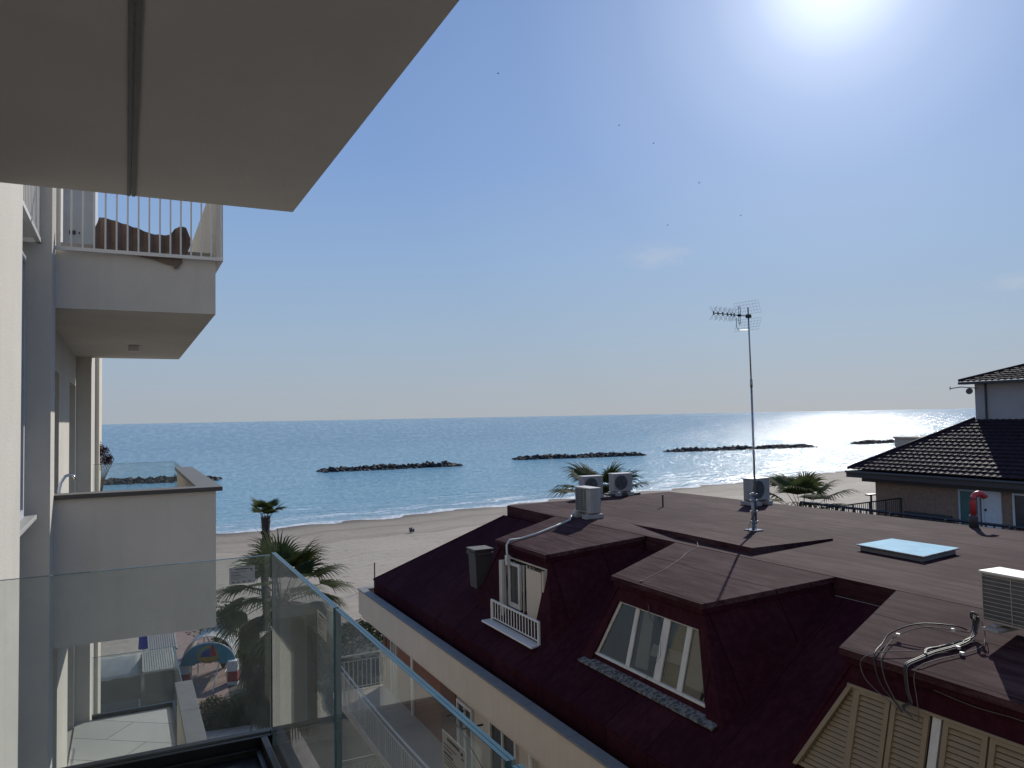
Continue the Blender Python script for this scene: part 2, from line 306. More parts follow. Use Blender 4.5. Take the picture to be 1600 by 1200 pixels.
# sand
def sand_mat():
    m = bpy.data.materials.new('sand'); m.use_nodes = True; t = m.node_tree; p = t.nodes['Principled BSDF']; n = t.nodes.new; l = t.links.new
    tc = n('ShaderNodeTexCoord'); at = n('ShaderNodeAttribute'); at.attribute_name = 'shore'
    n1 = n('ShaderNodeTexNoise'); n1.inputs['Scale'].default_value = .12; n1.inputs['Detail'].default_value = 6; l(tc.outputs['Object'], n1.inputs['Vector'])
    n2 = n('ShaderNodeTexNoise'); n2.inputs['Scale'].default_value = 1.6; n2.inputs['Detail'].default_value = 8; n2.inputs['Roughness'].default_value = .7; l(tc.outputs['Object'], n2.inputs['Vector'])
    cb = n('ShaderNodeCombineXYZ'); sp = n('ShaderNodeSeparateXYZ'); l(tc.outputs['Object'], sp.inputs[0])
    mx_ = n('ShaderNodeMath'); mx_.operation = 'MULTIPLY'; mx_.inputs[1].default_value = .05; l(sp.outputs[0], mx_.inputs[0])
    l(mx_.outputs[0], cb.inputs[0]); l(at.outputs['Fac'], cb.inputs[1])
    n3 = n('ShaderNodeTexNoise'); n3.inputs['Scale'].default_value = .9; n3.inputs['Detail'].default_value = 4; l(cb.outputs[0], n3.inputs['Vector'])
    r = n('ShaderNodeValToRGB'); r.color_ramp.elements[0].color = (.32,.265,.205,1); r.color_ramp.elements[1].color = (.43,.365,.29,1); r.color_ramp.elements[0].position = .3; r.color_ramp.elements[1].position = .7
    a1 = n('ShaderNodeMath'); a1.operation = 'MULTIPLY_ADD'; l(n2.outputs[0], a1.inputs[0]); a1.inputs[1].default_value = .5
    h1 = n('ShaderNodeMath'); h1.operation = 'MULTIPLY'; h1.inputs[1].default_value = .5; l(n1.outputs[0], h1.inputs[0]); l(h1.outputs[0], a1.inputs[2]); l(a1.outputs[0], r.inputs[0])
    # trodden streaks
    cb2 = n('ShaderNodeCombineXYZ'); m4 = n('ShaderNodeMath'); m4.operation = 'MULTIPLY'; m4.inputs[1].default_value = .04; l(sp.outputs[0], m4.inputs[0]); l(m4.outputs[0], cb2.inputs[0]); l(at.outputs['Fac'], cb2.inputs[1])
    n5 = n('ShaderNodeTexNoise'); n5.inputs['Scale'].default_value = 1.1; n5.inputs['Detail'].default_value = 6; n5.inputs['Roughness'].default_value = .75; l(cb2.outputs[0], n5.inputs['Vector'])
    vo = n('ShaderNodeTexVoronoi'); vo.inputs['Scale'].default_value = .55; l(tc.outputs['Object'], vo.inputs['Vector'])
    vr = n('ShaderNodeMapRange'); vr.inputs[1].default_value = .10; vr.inputs[2].default_value = .24; vr.inputs[3].default_value = .80; vr.inputs[4].default_value = 1.0; l(vo.outputs['Distance'], vr.inputs[0])
    sr = n('ShaderNodeMapRange'); sr.inputs[1].default_value = .35; sr.inputs[2].default_value = .65; sr.inputs[3].default_value = .86; sr.inputs[4].default_value = 1.05; l(n5.outputs[0], sr.inputs[0])
    # drift line and wet sand
    ad = n('ShaderNodeMath'); ad.operation = 'MULTIPLY_ADD'; l(n3.outputs[0], ad.inputs[0]); ad.inputs[1].default_value = 7; l(at.outputs['Fac'], ad.inputs[2])
    wet = n('ShaderNodeValToRGB'); cr = wet.color_ramp
    mr = n('ShaderNodeMapRange'); mr.inputs[1].default_value = -26; mr.inputs[2].default_value = 4; l(ad.outputs[0], mr.inputs[0]); l(mr.outputs[0], wet.inputs[0])
    cr.elements[0].position = .30; cr.elements[0].color = (1,1,1,1); cr.elements[1].position = .99; cr.elements[1].color = (.38,.36,.36,1)
    for ps, v in ((.36,.74),(.42,.86),(.60,.82),(.66,.60),(.71,.80),(.86,.70),(.93,.50)):
        q = cr.elements.new(ps); q.color = (v, v*.98, v*.97, 1)
    mm = n('ShaderNodeMix'); mm.data_type = 'RGBA'; mm.blend_type = 'MULTIPLY'; mm.inputs[0].default_value = 1; l(r.outputs[0], mm.inputs[6]); l(wet.outputs[0], mm.inputs[7]); m7 = n('ShaderNodeMath'); m7.operation = 'MULTIPLY'; l(vr.outputs[0], m7.inputs[0]); l(sr.outputs[0], m7.inputs[1])
    m8 = n('ShaderNodeVectorMath'); m8.operation = 'SCALE'; l(mm.outputs[2], m8.inputs[0]); l(m7.outputs[0], m8.inputs['Scale']); l(m8.outputs[0], p.inputs['Base Color'])
    p.inputs['Roughness'].default_value = .85; p.inputs['Specular IOR Level'].default_value = .2
    b = n('ShaderNodeBump'); b.inputs['Strength'].default_value = .8; b.inputs['Distance'].default_value = .12; l(n2.outputs[0], b.inputs['Height']); l(b.outputs[0], p.inputs['Normal'])
    return m
M['sand'] = sand_mat()
def sand_z(x, y, d):
    if d > 20: return SEA-1.5-(d-20)*.01
    if d > -24: return SEA+.02-(d)*(.85/24)+.03*math.sin(x*.7+d)*(1 if abs(d) < 22 else 0)
    return GZ
tag(strip('beach', [-56,-50,-45,-35,-28,-24,-21,-18,-15,-12,-9,-7,-5,-4,-3,-2,-1,0,1,2,4,7,12,20], sand_z, M['sand']), 'wide pale sandy beach', kind='structure').__delitem__('label')
# sea
def sea_mat():
    m = bpy.data.materials.new('sea_water'); m.use_nodes = True; t = m.node_tree; p = t.nodes['Principled BSDF']; n = t.nodes.new; l = t.links.new
    tc = n('ShaderNodeTexCoord'); at = n('ShaderNodeAttribute'); at.attribute_name = 'shore'; sp = n('ShaderNodeSeparateXYZ'); l(tc.outputs['Object'], sp.inputs[0])
    def M_(op, a, b, c=None):
        q = n('ShaderNodeMath'); q.operation = op
        for i, v in enumerate((a, b, c)):
            if v is None: continue
            if isinstance(v, (int, float)): q.inputs[i].default_value = v
            else: l(v, q.inputs[i])
        return q.outputs[0]
    def noise(vec, scale, det, rough=.55):
        q = n('ShaderNodeTexNoise'); q.inputs['Scale'].default_value = scale; q.inputs['Detail'].default_value = det; q.inputs['Roughness'].default_value = rough; l(vec, q.inputs['Vector']); return q.outputs[0]
    def vec(a, b):
        q = n('ShaderNodeCombineXYZ'); l(a, q.inputs[0]); l(b, q.inputs[1]); return q.outputs[0]
    d = at.outputs['Fac']; x = sp.outputs[0]; y = sp.outputs[1]
    v_sh = vec(M_('MULTIPLY', x, .10), d)                      # stretched along the shore
    v_sw = vec(M_('MULTIPLY', x, .45), d)
    big = noise(v_sw, .28, 4); mid = noise(tc.outputs['Object'], 1.1, 4, .6)
    wv = noise(v_sh, .30, 3)
    near = n('ShaderNodeMapRange'); near.inputs[1].default_value = 0; near.inputs[2].default_value = 45; near.inputs[3].default_value = 1; near.inputs[4].default_value = 0; l(d, near.inputs[0])
    # colour
    lay = noise(vec(M_('MULTIPLY', x, .006), M_('MULTIPLY', d, .05)), 1.0, 4)
    r = n('ShaderNodeMapRange'); r.inputs[1].default_value = 5; r.inputs[2].default_value = 420; l(M_('MULTIPLY_ADD', lay, 160, d), r.inputs[0])
    cr = n('ShaderNodeValToRGB'); e = cr.color_ramp.elements; e[0].color = (.34,.39,.41,1); e[1].color = (.10,.245,.345,1); q = e.new(.25); q.color = (.19,.365,.45,1); l(r.outputs[0], cr.inputs[0])
    # foam: broken streaks near the waterline
    fo = noise(vec(M_('MULTIPLY', x, .13), d), .75, 7, .68)
    th = n('ShaderNodeValToRGB'); t2 = th.color_ramp; mr = n('ShaderNodeMapRange'); mr.inputs[1].default_value = -2; mr.inputs[2].default_value = 60; l(d, mr.inputs[0]); l(mr.outputs[0], th.inputs[0])
    t2.elements[0].position = 0; t2.elements[0].color = (.62,)*3+(1,); t2.elements[1].position = 1; t2.elements[1].color = (0,0,0,1)
    for ps, v in ((.06,.60),(.10,.34),(.17,.50),(.24,.30),(.34,.40),(.44,.22),(.6,.24),(.8,.08)): q = t2.elements.new(ps); q.color = (v, v, v, 1)
    fs = M_('ADD', fo, th.outputs[0]); fm = n('ShaderNodeMapRange'); fm.inputs[1].default_value = .93; fm.inputs[2].default_value = 1.10; l(fs, fm.inputs[0])
    mx = n('ShaderNodeMix'); mx.data_type = 'RGBA'; l(fm.outputs[0], mx.inputs[0]); l(cr.outputs[0], mx.inputs[6]); mx.inputs[7].default_value = (.62,.64,.64,1); l(mx.outputs[2], p.inputs['Base Color'])
    rr = n('ShaderNodeMapRange'); rr.inputs[3].default_value = .16; rr.inputs[4].default_value = .7; l(fm.outputs[0], rr.inputs[0]); l(rr.outputs[0], p.inputs['Roughness'])
    p.inputs['IOR'].default_value = 1.33
    D = M_('ADD', d, 105.0)                                    # view perspective coordinates: sparkle and ripple shading put into specular and colour
    gx = M_('DIVIDE', x, D); gy = M_('DIVIDE', 13.85, D)
    fr_ = noise(vec(M_('MULTIPLY', gx, 130.0), M_('MULTIPLY', gy, 380.0)), 1.0, 3, .75)
    fr2 = noise(vec(M_('MULTIPLY', gx, 14.0), M_('MULTIPLY', gy, 60.0)), 1.0, 4, .6)
    spk = n('ShaderNodeMapRange'); spk.inputs[1].default_value = .50; spk.inputs[2].default_value = .66; spk.inputs[3].default_value = .05; spk.inputs[4].default_value = .60
    l(M_('MULTIPLY_ADD', fr2, .35, M_('ADD', fr_, -.175)), spk.inputs[0]); l(spk.outputs[0], p.inputs['Specular IOR Level'])
    gm = n('ShaderNodeMapRange'); gm.inputs[1].default_value = .30; gm.inputs[2].default_value = .70; gm.inputs[3].default_value = .80; gm.inputs[4].default_value = 1.28; l(fr_, gm.inputs[0])
    sv = n('ShaderNodeVectorMath'); sv.operation = 'SCALE'; l(mx.outputs[2], sv.inputs[0]); l(gm.outputs[0], sv.inputs['Scale']); l(sv.outputs[0], p.inputs['Base Color'])
    h = M_('MULTIPLY', big, 1.0); h = M_('MULTIPLY_ADD', mid, .38, h); nw = M_('MULTIPLY', M_('MULTIPLY', wv, near.outputs[0]), 1.6); h = M_('ADD', h, nw)
    b = n('ShaderNodeBump'); b.inputs['Strength'].default_value = 1.0; b.inputs['Distance'].default_value = .75; l(h, b.inputs['Height']); l(b.outputs[0], p.inputs['Normal'])
    return m
M['sea'] = sea_mat()
tag(strip('sea', [-8,-4,-2,-1,0,1,2,3,5,8,12,18,25,35,50,75,110,160,240,360,600,1200,3000,9000,25000,60000], lambda x, y, d: SEA, M['sea']), kind='structure')
# ground, promenade, paving
def ground_mat(name, a, b, scale, bump=.4, bd=.05):
    return mat(name, a, .9, .2, scale, bump, scale*3, col2=b, bdist=bd)
M['paving'] = ground_mat('paving', (.27,.225,.19), (.42,.35,.30), 2.2)
M['soil'] = ground_mat('soil', (.05,.045,.035), (.09,.08,.06), .8)
def paver_mat():
    m = mat('pavers', (.26,.17,.14), .85, .25, 2.0, .3, 20); t = m.node_tree; p = t.nodes['Principled BSDF']
    br = t.nodes.new('ShaderNodeTexBrick'); br.inputs['Scale'].default_value = 2.2; br.inputs['Color1'].default_value = (.34,.22,.18,1); br.inputs['Color2'].default_value = (.24,.15,.125,1); br.inputs['Mortar'].default_value = (.10,.08,.07,1)
    t.links.new(t.nodes['Texture Coordinate'].outputs['Object'], br.inputs[0]); t.links.new(br.outputs[0], p.inputs['Base Color']); return m
M['pavers'] = paver_mat()
mb = MB(); mb.add([(-3000,-3000,GZ-.004),(3000,-3000,GZ-.004),(3000,66,GZ-.012),(-3000,66,GZ-.012)], [(0,1,2,3)])
tag(mb.build('ground', M['soil']), kind='structure')
mb = MB(); mb.add([(-30,-10,GZ+.02),(6.5,-10,GZ+.02),(6.5,34.8,GZ+.02),(-30,38.0,GZ+.02)], [(0,1,2,3)])
tag(mb.build('paving', M['paving']), kind='structure')
mb = MB(); mb.add([(1.2,36.0,GZ+.04),(4.2,35.6,GZ+.04),(5.6,60,GZ+.04),(2.6,60,GZ+.04)], [(0,1,2,3)])
tag(mb.build('path', M['pavers']), kind='structure')
# ================================================================== OUR APARTMENT BUILDING (left and above)
B = empty('apartment_building', (-1.5, 6, GZ), 'cream rendered apartment building with stacked balconies filling the left edge and the top left corner', 'building')
mb = MB(); mb.box(-12,-.62,4.35,5.95,GZ,9); mb.box(-12,-.86,5.95,8.17,GZ,9); mb.box(-12,-.62,8.17,8.6,GZ,9); mb.box(-12,-1.8,-14,4.35,GZ,9)
mb.box(-1.8,3.5,-6,-3.2,GZ,9)
mb.box(-12,-1.1,8.6,14.72,GZ,9)
# facade skin behind the balconies with door openings
for z0 in (-8.15,-4.93,-1.71,1.6):
    t = z0+2.35
    for y0, y1 in ((8.6,9.4),(11.05,12.97),(14.5,14.72)): mb.box(-1.1,-.75,y0,y1,z0,z0+3.22)
    for y0, y1 in ((9.4,11.05),(12.97,14.5)): mb.box(-1.1,-.75,y0,y1,t,z0+3.22)
mb.box(-1.1,-.75,8.6,14.72,GZ,-8.15)
mb.build('wall', M['stucco'], B)
MB().box(-12,-.53,14.72,16.4,GZ,2.2).build('pillar', M['stucco'], B)
MB().box(-12,-.46,16.42,18.2,GZ,2.0).build('pillar', M['stucco_warm'], B)
for z0 in (-4.93,-1.71):
    for y0, y1 in ((9.4,11.05),(12.97,14.5)):
        m_ = MB(); m_.box(-.98,-.94,y0,y0+.07,z0,z0+2.35); m_.box(-.98,-.94,y1-.07,y1,z0,z0+2.35); m_.box(-.98,-.94,y0+.07,y1-.07,z0+2.28,z0+2.35)
        f_ = m_.build('balcony_door', M['white_metal'], B); MB().box(-.965,-.955,y0+.07,y1-.07,z0,z0+2.28).build('pane', M['window_glass'], f_)
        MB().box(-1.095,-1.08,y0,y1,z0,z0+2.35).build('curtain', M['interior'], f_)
# recess window, sill and juliet rail between near wall and first pier
m_ = MB(); m_.box(-.856,-.80,6.3,6.37,-.8,1.5); m_.box(-.856,-.80,7.88,7.95,-.8,1.5); m_.box(-.856,-.80,6.37,7.88,1.43,1.5); m_.box(-.856,-.80,6.37,7.88,-.8,-.73); m_.box(-.856,-.81,7.1,7.16,-.73,1.43)
wf = m_.build('window', M['panel_grey'], B); MB().box(-.85,-.835,6.37,7.88,-.73,1.43).build('pane', M['window_glass'], wf)
MB().box(-.86,-.715,6.2,8.1,-.84,-.80).build('window_sill', M['granite'], wf, bevel=.004)
m_ = MB(); m_.box(-.74,-.70,6.0,8.12,1.66,1.70); m_.box(-.86,-.70,8.08,8.12,1.66,1.70)
for i in range(20): m_.box(-.73,-.712,6.1+i*.105,6.12+i*.105,1.70,2.7)
m_.build('railing', M['white_metal'], B)
# overhead slab of the balcony above the camera
ov = MB().box(-1.8,.81,-3.2,4.23,1.14,1.75).build('balcony_slab', M['stucco_soffit'], B)
MB().box(.0,.014,-3.2,4.21,1.131,1.139).box(.022,.036,-3.2,4.21,1.131,1.139).build('joint_strip', M['coping_grey'], ov)
# balcony floor below the camera
fl = MB().box(-1.8,.74,-3.2,4.26,-2.13,-1.70).build('balcony_slab', M['stucco'], B)
MB().box(-1.79,.60,-3.19,4.12,-1.697,-1.69).build('floor_tiles', M['floor_dark'], fl)
def balcony(dz):
    b = MB(); b.box(-.75,.84,8.6,8.75,-2.13+dz,-.72+dz); b.box(-.75,.84,8.75,14.8,-2.13+dz,-1.71+dz); b.box(.69,.84,8.75,12.7,-1.71+dz,-.72+dz)
    o = b.build('balcony', M['stucco'], B)
    MB().box(-.74,.686,8.76,14.74,-1.708+dz,-1.69+dz).build('floor_tiles', M['floor_tile'], o)
    c = MB(); c.prism([(-.75,8.56,-.72+dz),(.90,8.56,-.72+dz),(.90,8.80,-.72+dz),(-.75,8.80,-.72+dz)], (0,0,.045))
    for y in (8.80,10.12,11.44): c.box(.66,.90,y+.003,min(y+1.317,12.74),-.72+dz,-.675+dz)
    c.build('coping', [M['coping_grey']], o, bevel=.004)
    MB().box(-.75,.902,8.557,8.5595,-.718+dz,-.677+dz).build('coping_edge', M['coping_dark'], o)
    g = MB(); g.box(-.50,.745,14.765,14.78,-1.64+dz,-.68+dz); g.box(.75,.765,12.75,14.78,-1.64+dz,-.68+dz)
    g.build('glass_panel', M['glass'], o)
    k = MB(); k.box(-.50,.79,14.74,14.80,-1.70+dz,-1.62+dz); k.box(.73,.79,12.75,14.74,-1.70+dz,-1.62+dz); k.build('glass_channel', M['profile'], o)
    e = MB(); e.box(-.50,.745,14.764,14.781,-.68+dz,-.676+dz); e.box(.749,.766,12.75,14.781,-.68+dz,-.676+dz); e.box(.749,.766,12.744,12.75,-1.64+dz,-.676+dz); e.build('glass_edge', M['glass_edge'], o)
    return o
balcony(0); low = balcony(-3.22); balcony(-6.44)
up = MB().box(-.75,.84,8.6,14.95,1.14,1.71).build('balcony', M['stucco'], B)
MB().box(.845,.91,8.55,13.2,1.70,2.62).build('side_panel', M['stucco'], up)
m_ = MB(); m_.box(-.62,.91,8.53,8.56,1.70,1.735); m_.box(-.62,.91,8.53,8.56,2.72,2.75)
for i in range(16): x = -.585+i*.0985; m_.tube([(x,8.545,1.735),(x,8.545,2.72)], .0095, 6)
m_.build('railing', M['white_metal'], up)
m_ = MB(); m_.box(.02,.84,8.95,9.1,1.76,1.86); m_.box(-.62,.02,8.95,9.1,1.76,1.86); m_.build('bench_board', M['concrete'], up)
cl = MB().box(.02,.16,12.35,12.5,1.05,1.139); cl.build('ceiling_light', M['white_plastic'], up, bevel=.01)
# upper part of the facade behind the top balcony (lit end)
# objects on the balconies
cb = empty('storage_cabinet', (-.46,9.9,1.71), 'pale blue grey cabinet behind the left bars of the top white railing', 'cabinet')
MB().box(-.62,-.315,9.5,10.4,1.93,3.1).build('body', M['panel_grey'], cb); MB().box(-.62,-.30,9.48,10.42,1.71,1.93).build('base', M['white_plastic'], cb)
MB().box(-.56,-.50,9.485,9.5,2.07,2.11).box(-.47,-.46,9.485,9.5,2.08,2.1).build('handle', M['ink'], cb)
# tarp: crumpled sheet leaning behind the bars
def sheet(name, prof_top, prof_bot, y, mats, depth=.05, n=18, seed=1, **kw):
    rnd = random.Random(seed)
    def itp(p, x):
        for (a, b), (c, d) in zip(p, p[1:]):
            if x <= c: return b+(d-b)*(x-a)/(c-a)
        return p[-1][1]
    x0, x1 = prof_top[0][0], prof_top[-1][0]; vs = []; rows = 4
    for j in range(rows):
        for i in range(n+1):
            x = x0+(x1-x0)*i/n; t = j/(rows-1); z = itp(prof_top, x)*(1-t)+itp(prof_bot, x)*t
            yy = y+depth*((.5 if i % 2 else -.3)*(1-.1*j)+.35*rnd.random())
            vs.append((x, yy, z))
    fs = [(j*(n+1)+i, j*(n+1)+i+1, (j+1)*(n+1)+i+1, (j+1)*(n+1)+i) for j in range(rows-1) for i in range(n)]
    o = MB().add(vs, fs).build(name, mats, **kw); s = o.modifiers.new('thick', 'SOLIDIFY'); s.thickness = .012; return o
tp = sheet('tarpaulin', [(-.30,1.98),(-.275,2.12),(-.15,2.10),(.10,2.03),(.22,1.985),(.34,1.98),(.41,1.99),(.44,2.055),(.50,2.085),(.56,2.09),(.60,2.05),(.61,1.96)],
      [(-.30,1.74),(.0,1.75),(.2,1.745),(.52,1.74),(.56,1.76),(.61,1.9)], 8.78, M['brown_tarp'], loc=(.1,8.8,1.71))
tag(tp, 'brown tarpaulin slumped behind the white bars of the top balcony', 'tarpaulin')
fp = MB(); fp.prism([(.0,8.585,1.735),(.51,8.585,1.735),(.515,8.585,1.66),(.47,8.585,1.60),(.44,8.585,1.59),(.43,8.585,1.625),(.34,8.585,1.645),(.24,8.585,1.675),(.12,8.585,1.695)], (0,-.012,0))
o_ = fp.build('tarpaulin_flap', M['brown_tarp'], tp)
# chrome curved handrail on middle balcony
m_ = MB(); m_.tube([(-.60,8.9,-1.0),(-.60,8.9,-.66),(-.585,8.93,-.58),(-.55,8.97,-.52),(-.505,9.0,-.505),(-.475,9.02,-.53),(-.468,9.02,-.56)], .014, 10)
tag(m_.build('shower_pipe', M['steel'], smooth=True, loc=(-.6,8.9,-1.69)), 'curved chrome pipe rising behind the left end of the middle balcony parapet', 'pipe')
# trailing purple plant at the far end
def leaf_cloud(mb, c, r, n, size, rnd, squash=(1,1,1), m=0, hollow=.35):
    c = Vector(c)
    for _ in range(n):
        while True:
            p = Vector((rnd.uniform(-1,1), rnd.uniform(-1,1), rnd.uniform(-1,1)))
            if hollow < p.length < 1: break
        q = c+Vector((p.x*r*squash[0], p.y*r*squash[1], p.z*r*squash[2]))
        a = Vector((rnd.uniform(-1,1), rnd.uniform(-1,1), rnd.uniform(-.6,.6))).normalized(); b = a.cross(Vector((rnd.uniform(-1,1), rnd.uniform(-1,1), 1))).normalized()
        s = size*rnd.uniform(.5,1.3)
        mb.add([q-a*s, q+b*s*.35, q+a*s, q-b*s*.35], [(0,1,2,3)], m)
rnd = random.Random(3)
pl = empty('hanging_plant', (-.3,17,-1.69), 'purple leaved bush spilling from the building edge over the sea view', 'plant')
m_ = MB()
for k in range(7): leaf_cloud(m_, (-.62+.055*k+rnd.uniform(-.04,.04), 17+rnd.uniform(-.2,.2), -.42-.045*k+rnd.uniform(-.12,.12)), .14-.01*k, 240, .028, rnd)
leaf_cloud(m_, (-.48,17,-.8), .10, 160, .028, rnd, (.6,1,1.4))
m_.build('leaves', M['leaf_purple'], pl)
m_ = MB()
for k in range(6): m_.tube([(-.46,17,-1.6),(-.44+.01*k,17,-1.1),(-.42+.04*k,17+.05*k,-.7),(-.46+.03*k,17,-.5)], .007, 5)
m_.build('stem', M['trunk'], pl)
# ------------------------------------------------------------------ glass balustrade of our balcony
G = empty('glass_balustrade', (.66,4.1,-1.7), 'frameless clear glass balustrade with a greenish edge round the corner of the dark floor', 'balustrade')
def panel(x0, x1, y0, y1, z0, z1, th):
    g = MB().box(x0, x1, y0, y1, z0, z1).build('glass_panel', M['glass'], G)
    return g
def edges(x0, x1, y0, y1, z0, z1, g, front):
    e = MB(); t = .0012; w = .005
    # polished edges: two laminated plies with a thin interlayer
    if front:
        ym = (y0+y1)/2
        for a, b in ((y0-t, ym-.0008), (ym+.0008, y1+t)): e.box(x0, x1, a, b, z1, z1+.0015); e.box(x1, x1+.0015, a, b, z0, z1+.0015)
    else:
        xm = (x0+x1)/2
        for a, b in ((x0-t, xm-.0008), (xm+.0008, x1+t)):
            e.box(a, b, y0, y1, z1, z1+.0015); e.box(a, b, y0-.0015, y0, z0, z1+.0015); e.box(a, b, y1, y1+.0015, z0, z1+.0015)
    e.build('glass_edge', M['glass_edge'], g)
def sticker(c, ax, w, h, g, seed):
    """white label: header, two columns of small print; c = top left corner as seen from inside"""
    c = Vector(c); ax = Vector(ax); up = Vector((0,0,1)); nrm = ax.cross(up); nrm = nrm if nrm.dot(-c) > 0 else -nrm
    s = MB().prism([c, c+ax*w, c+ax*w-up*h, c-up*h], nrm*.0005).build('sticker', M['sticker'], g)
    t = MB(); rnd = random.Random(seed)
    def blk(u, v, du, dv):
        p = c+ax*(u*w)-up*(v*h)+nrm*.0007; t.prism([p, p+ax*(du*w), p+ax*(du*w)-up*(dv*h), p-up*(dv*h)], nrm*.0002)
    for i in range(9): blk(.24+i*.06, .08, .042, .075)
    for row, (v, n, hh) in enumerate(((.27,13,.03),(.36,8,.03),(.46,9,.05),(.56,12,.02),(.64,15,.02),(.71,9,.02))):
        u = .08
        for i in range(n):
            du = rnd.uniform(.015,.05)
            if u+du > .72: break
            blk(u, v, du, hh); u += du+.012
    for u in (.1,.3,.52,.74): blk(u, .86, .1, .05)
    blk(.82,.12,.08,.07); blk(.84,.24,.1,.03)
    t.build('print', M['ink'], s)
g1 = panel(-1.2,.672,4.17,4.188,-1.66,-.70,0); edges(-1.2,.672,4.17,4.188,-1.61,-.70,g1,True)
sticker((.47,4.169,-.745),(1,0,0),.125,.085,g1,1)
for k, (y0, y1) in enumerate(((2.715,4.0),(1.345,2.69),(-.02,1.32),(-1.4,-.045))):
    g = panel(.652,.670,y0,y1,-1.66,-.66,0); edges(.652,.670,y0,y1,-1.61,-.66,g,False)
    if k == 0: sticker((.6515,2.97,-.72),(0,-1,0),.14,.085,g,2)
    if k == 1: sticker((.6515,1.68,-.715),(0,-1,0),.135,.095,g,3)
m_ = MB(); m_.box(-1.2,.735,4.145,4.167,-1.70,-1.61); m_.box(-1.2,.735,4.191,4.235,-1.70,-1.605); m_.box(.615,.648,-1.4,4.145,-1.70,-1.61); m_.box(.674,.735,-1.4,4.191,-1.70,-1.605)
m_.build('base_channel', M['dark_metal'], G, bevel=.003)
m_ = MB(); m_.box(-1.2,.60,4.112,4.143,-1.688,-1.655); m_.box(.585,.613,-1.4,4.112,-1.688,-1.655); m_.build('inner_trim', M['profile'], G, bevel=.002)
# ================================================================== MAROON ROOFED BUILDING
R_ = empty('maroon_roofed_building', (9.5, 9, GZ), 'cream building with a maroon felt mansard roof and three dormers', 'building')
K = (4.6-2.67)/(9.15-6.38)
def mz(x): return -4.6+K*(x-6.38)
FE, FX = 18.7, 9.15           # front edge Y, left edge X of flat roof
DORM = [14.2, 9.69, 5.10, .55]
# flat roof
mb = MB()
mb.prism([(9.13,-6,-2.40),(16.0,-6,-2.40),(15.5,8.9,-2.40),(14.97,19.06,-2.40),(9.20,18.66,-2.40)][::1], (0,0,-.27))
mb.build('flat_roof', M['felt_flat'], R_)
# raised cricket under the antenna
mb = MB(); a = (9.47,9.84); b = (11.6,10.12); c = (9.52,11.9); z = -2.398
mb.add([(9.44,9.82,z),(11.7,10.1,z),(9.5,11.86,z),(11.6,11.9,z),(9.44,9.82,z+.11),(11.7,10.1,z+.035),(9.5,11.86,z+.11),(11.6,11.9,z+.012),(12.4,12.6,z),(9.9,13.9,z)],
       [(0,1,5,4),(2,0,4,6),(4,5,7,6),(5,1,8,7),(6,7,8,9),(6,9,2)])
mb.build('roof_step', M['felt_flat'], R_)
# mansard slopes (left + hip + sea side) as solid skins
mb = MB(); t = .03
mb.add([(9.15,-6,-2.67),(9.15,18.7,-2.67),(6.38,21.7,-4.6),(6.38,-6,-4.6)], [(0,1,2,3)])
mb.add([(9.15,18.7,-2.67),(14.97,19.06,-2.67),(17.9,21.7,-4.6),(6.38,21.7,-4.6)], [(0,1,2,3)])
mb.add([(6.38,-6,-4.6),(6.38,21.7,-4.6),(6.40,21.7,-5.6),(6.40,-6,-5.6)], [(0,1,2,3)])
mb.add([(6.38,21.7,-4.6),(17.9,21.7,-4.6),(17.9,21.68,-5.6),(6.38,21.68,-5.6)], [(0,1,2,3)])
mb.add([(15.5,8.9,-2.67),(14.97,19.06,-2.67),(17.9,21.7,-4.6),(17.9,-6,-4.6),(16,-6,-2.67)], [(0,1,2,3,4)])
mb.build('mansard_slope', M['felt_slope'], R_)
mb = MB(); mb.tube([(6.375,-6,-4.615),(6.375,21.7,-4.615)], .022, 6); mb.tube([(6.375,21.7,-4.6),(9.15,18.72,-2.67)], .025, 6); mb.build('ridge_roll', M['felt_slope'], R_)
def dormer(yc, kind):
    d = MB(); H1 = 1.13; H2 = 1.80
    if kind == 'balcony': H2 = 1.78
    # top: trapezoid falling slightly to the front, thin double lip
    top = [(9.15,yc-H2,-2.402),(9.15,yc+H2,-2.402),(7.25,yc+H1,-2.69),(7.25,yc-H1,-2.69)]
    d.prism(top, (0,0,-.075))
    o = d.build('dormer', M['felt_flat'], R_)
    l_ = MB(); l_.prism([(7.285,yc+H1-.035,-2.767),(7.285,yc-H1+.035,-2.767),(9.12,yc-H2+.04,-2.479),(9.12,yc+H2-.04,-2.479)], (0,0,-.075)); l_.build('fascia', M['felt_front'], o)
    # sides
    for sg in (-1, 1):
        s = MB()
        A = Vector((7.335,yc+sg*(H1-.06),-2.835)); Bp = Vector((9.14,yc+sg*(H2-.06),-2.545)); C = Vector((9.14,yc+sg*(H2+.02),-2.70)); D = Vector((6.99,yc+sg*1.79,-4.18))
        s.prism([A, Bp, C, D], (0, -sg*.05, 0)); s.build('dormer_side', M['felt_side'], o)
    def fx(z): return 7.34-(z+2.89)/(-4.18+2.89)*.35     # X of the leaning face at height z
    def fh(z): return (H1-.06)+(z+2.89)/(-4.18+2.89)*(1.79-H1+.06)
    fr = MB(); th = .06
    def quad(yza, m=0, off=0, thick=th):
        fr.prism([(fx(z)+off, y, z) for y, z in yza], (thick,0,0), m)
    return o, fr, fx, fh, yc
def strip_tr(mb, fx, pts, off, th, m=0): mb.prism([(fx(z)+off, y, z) for y, z in pts], (th,0,0), m)
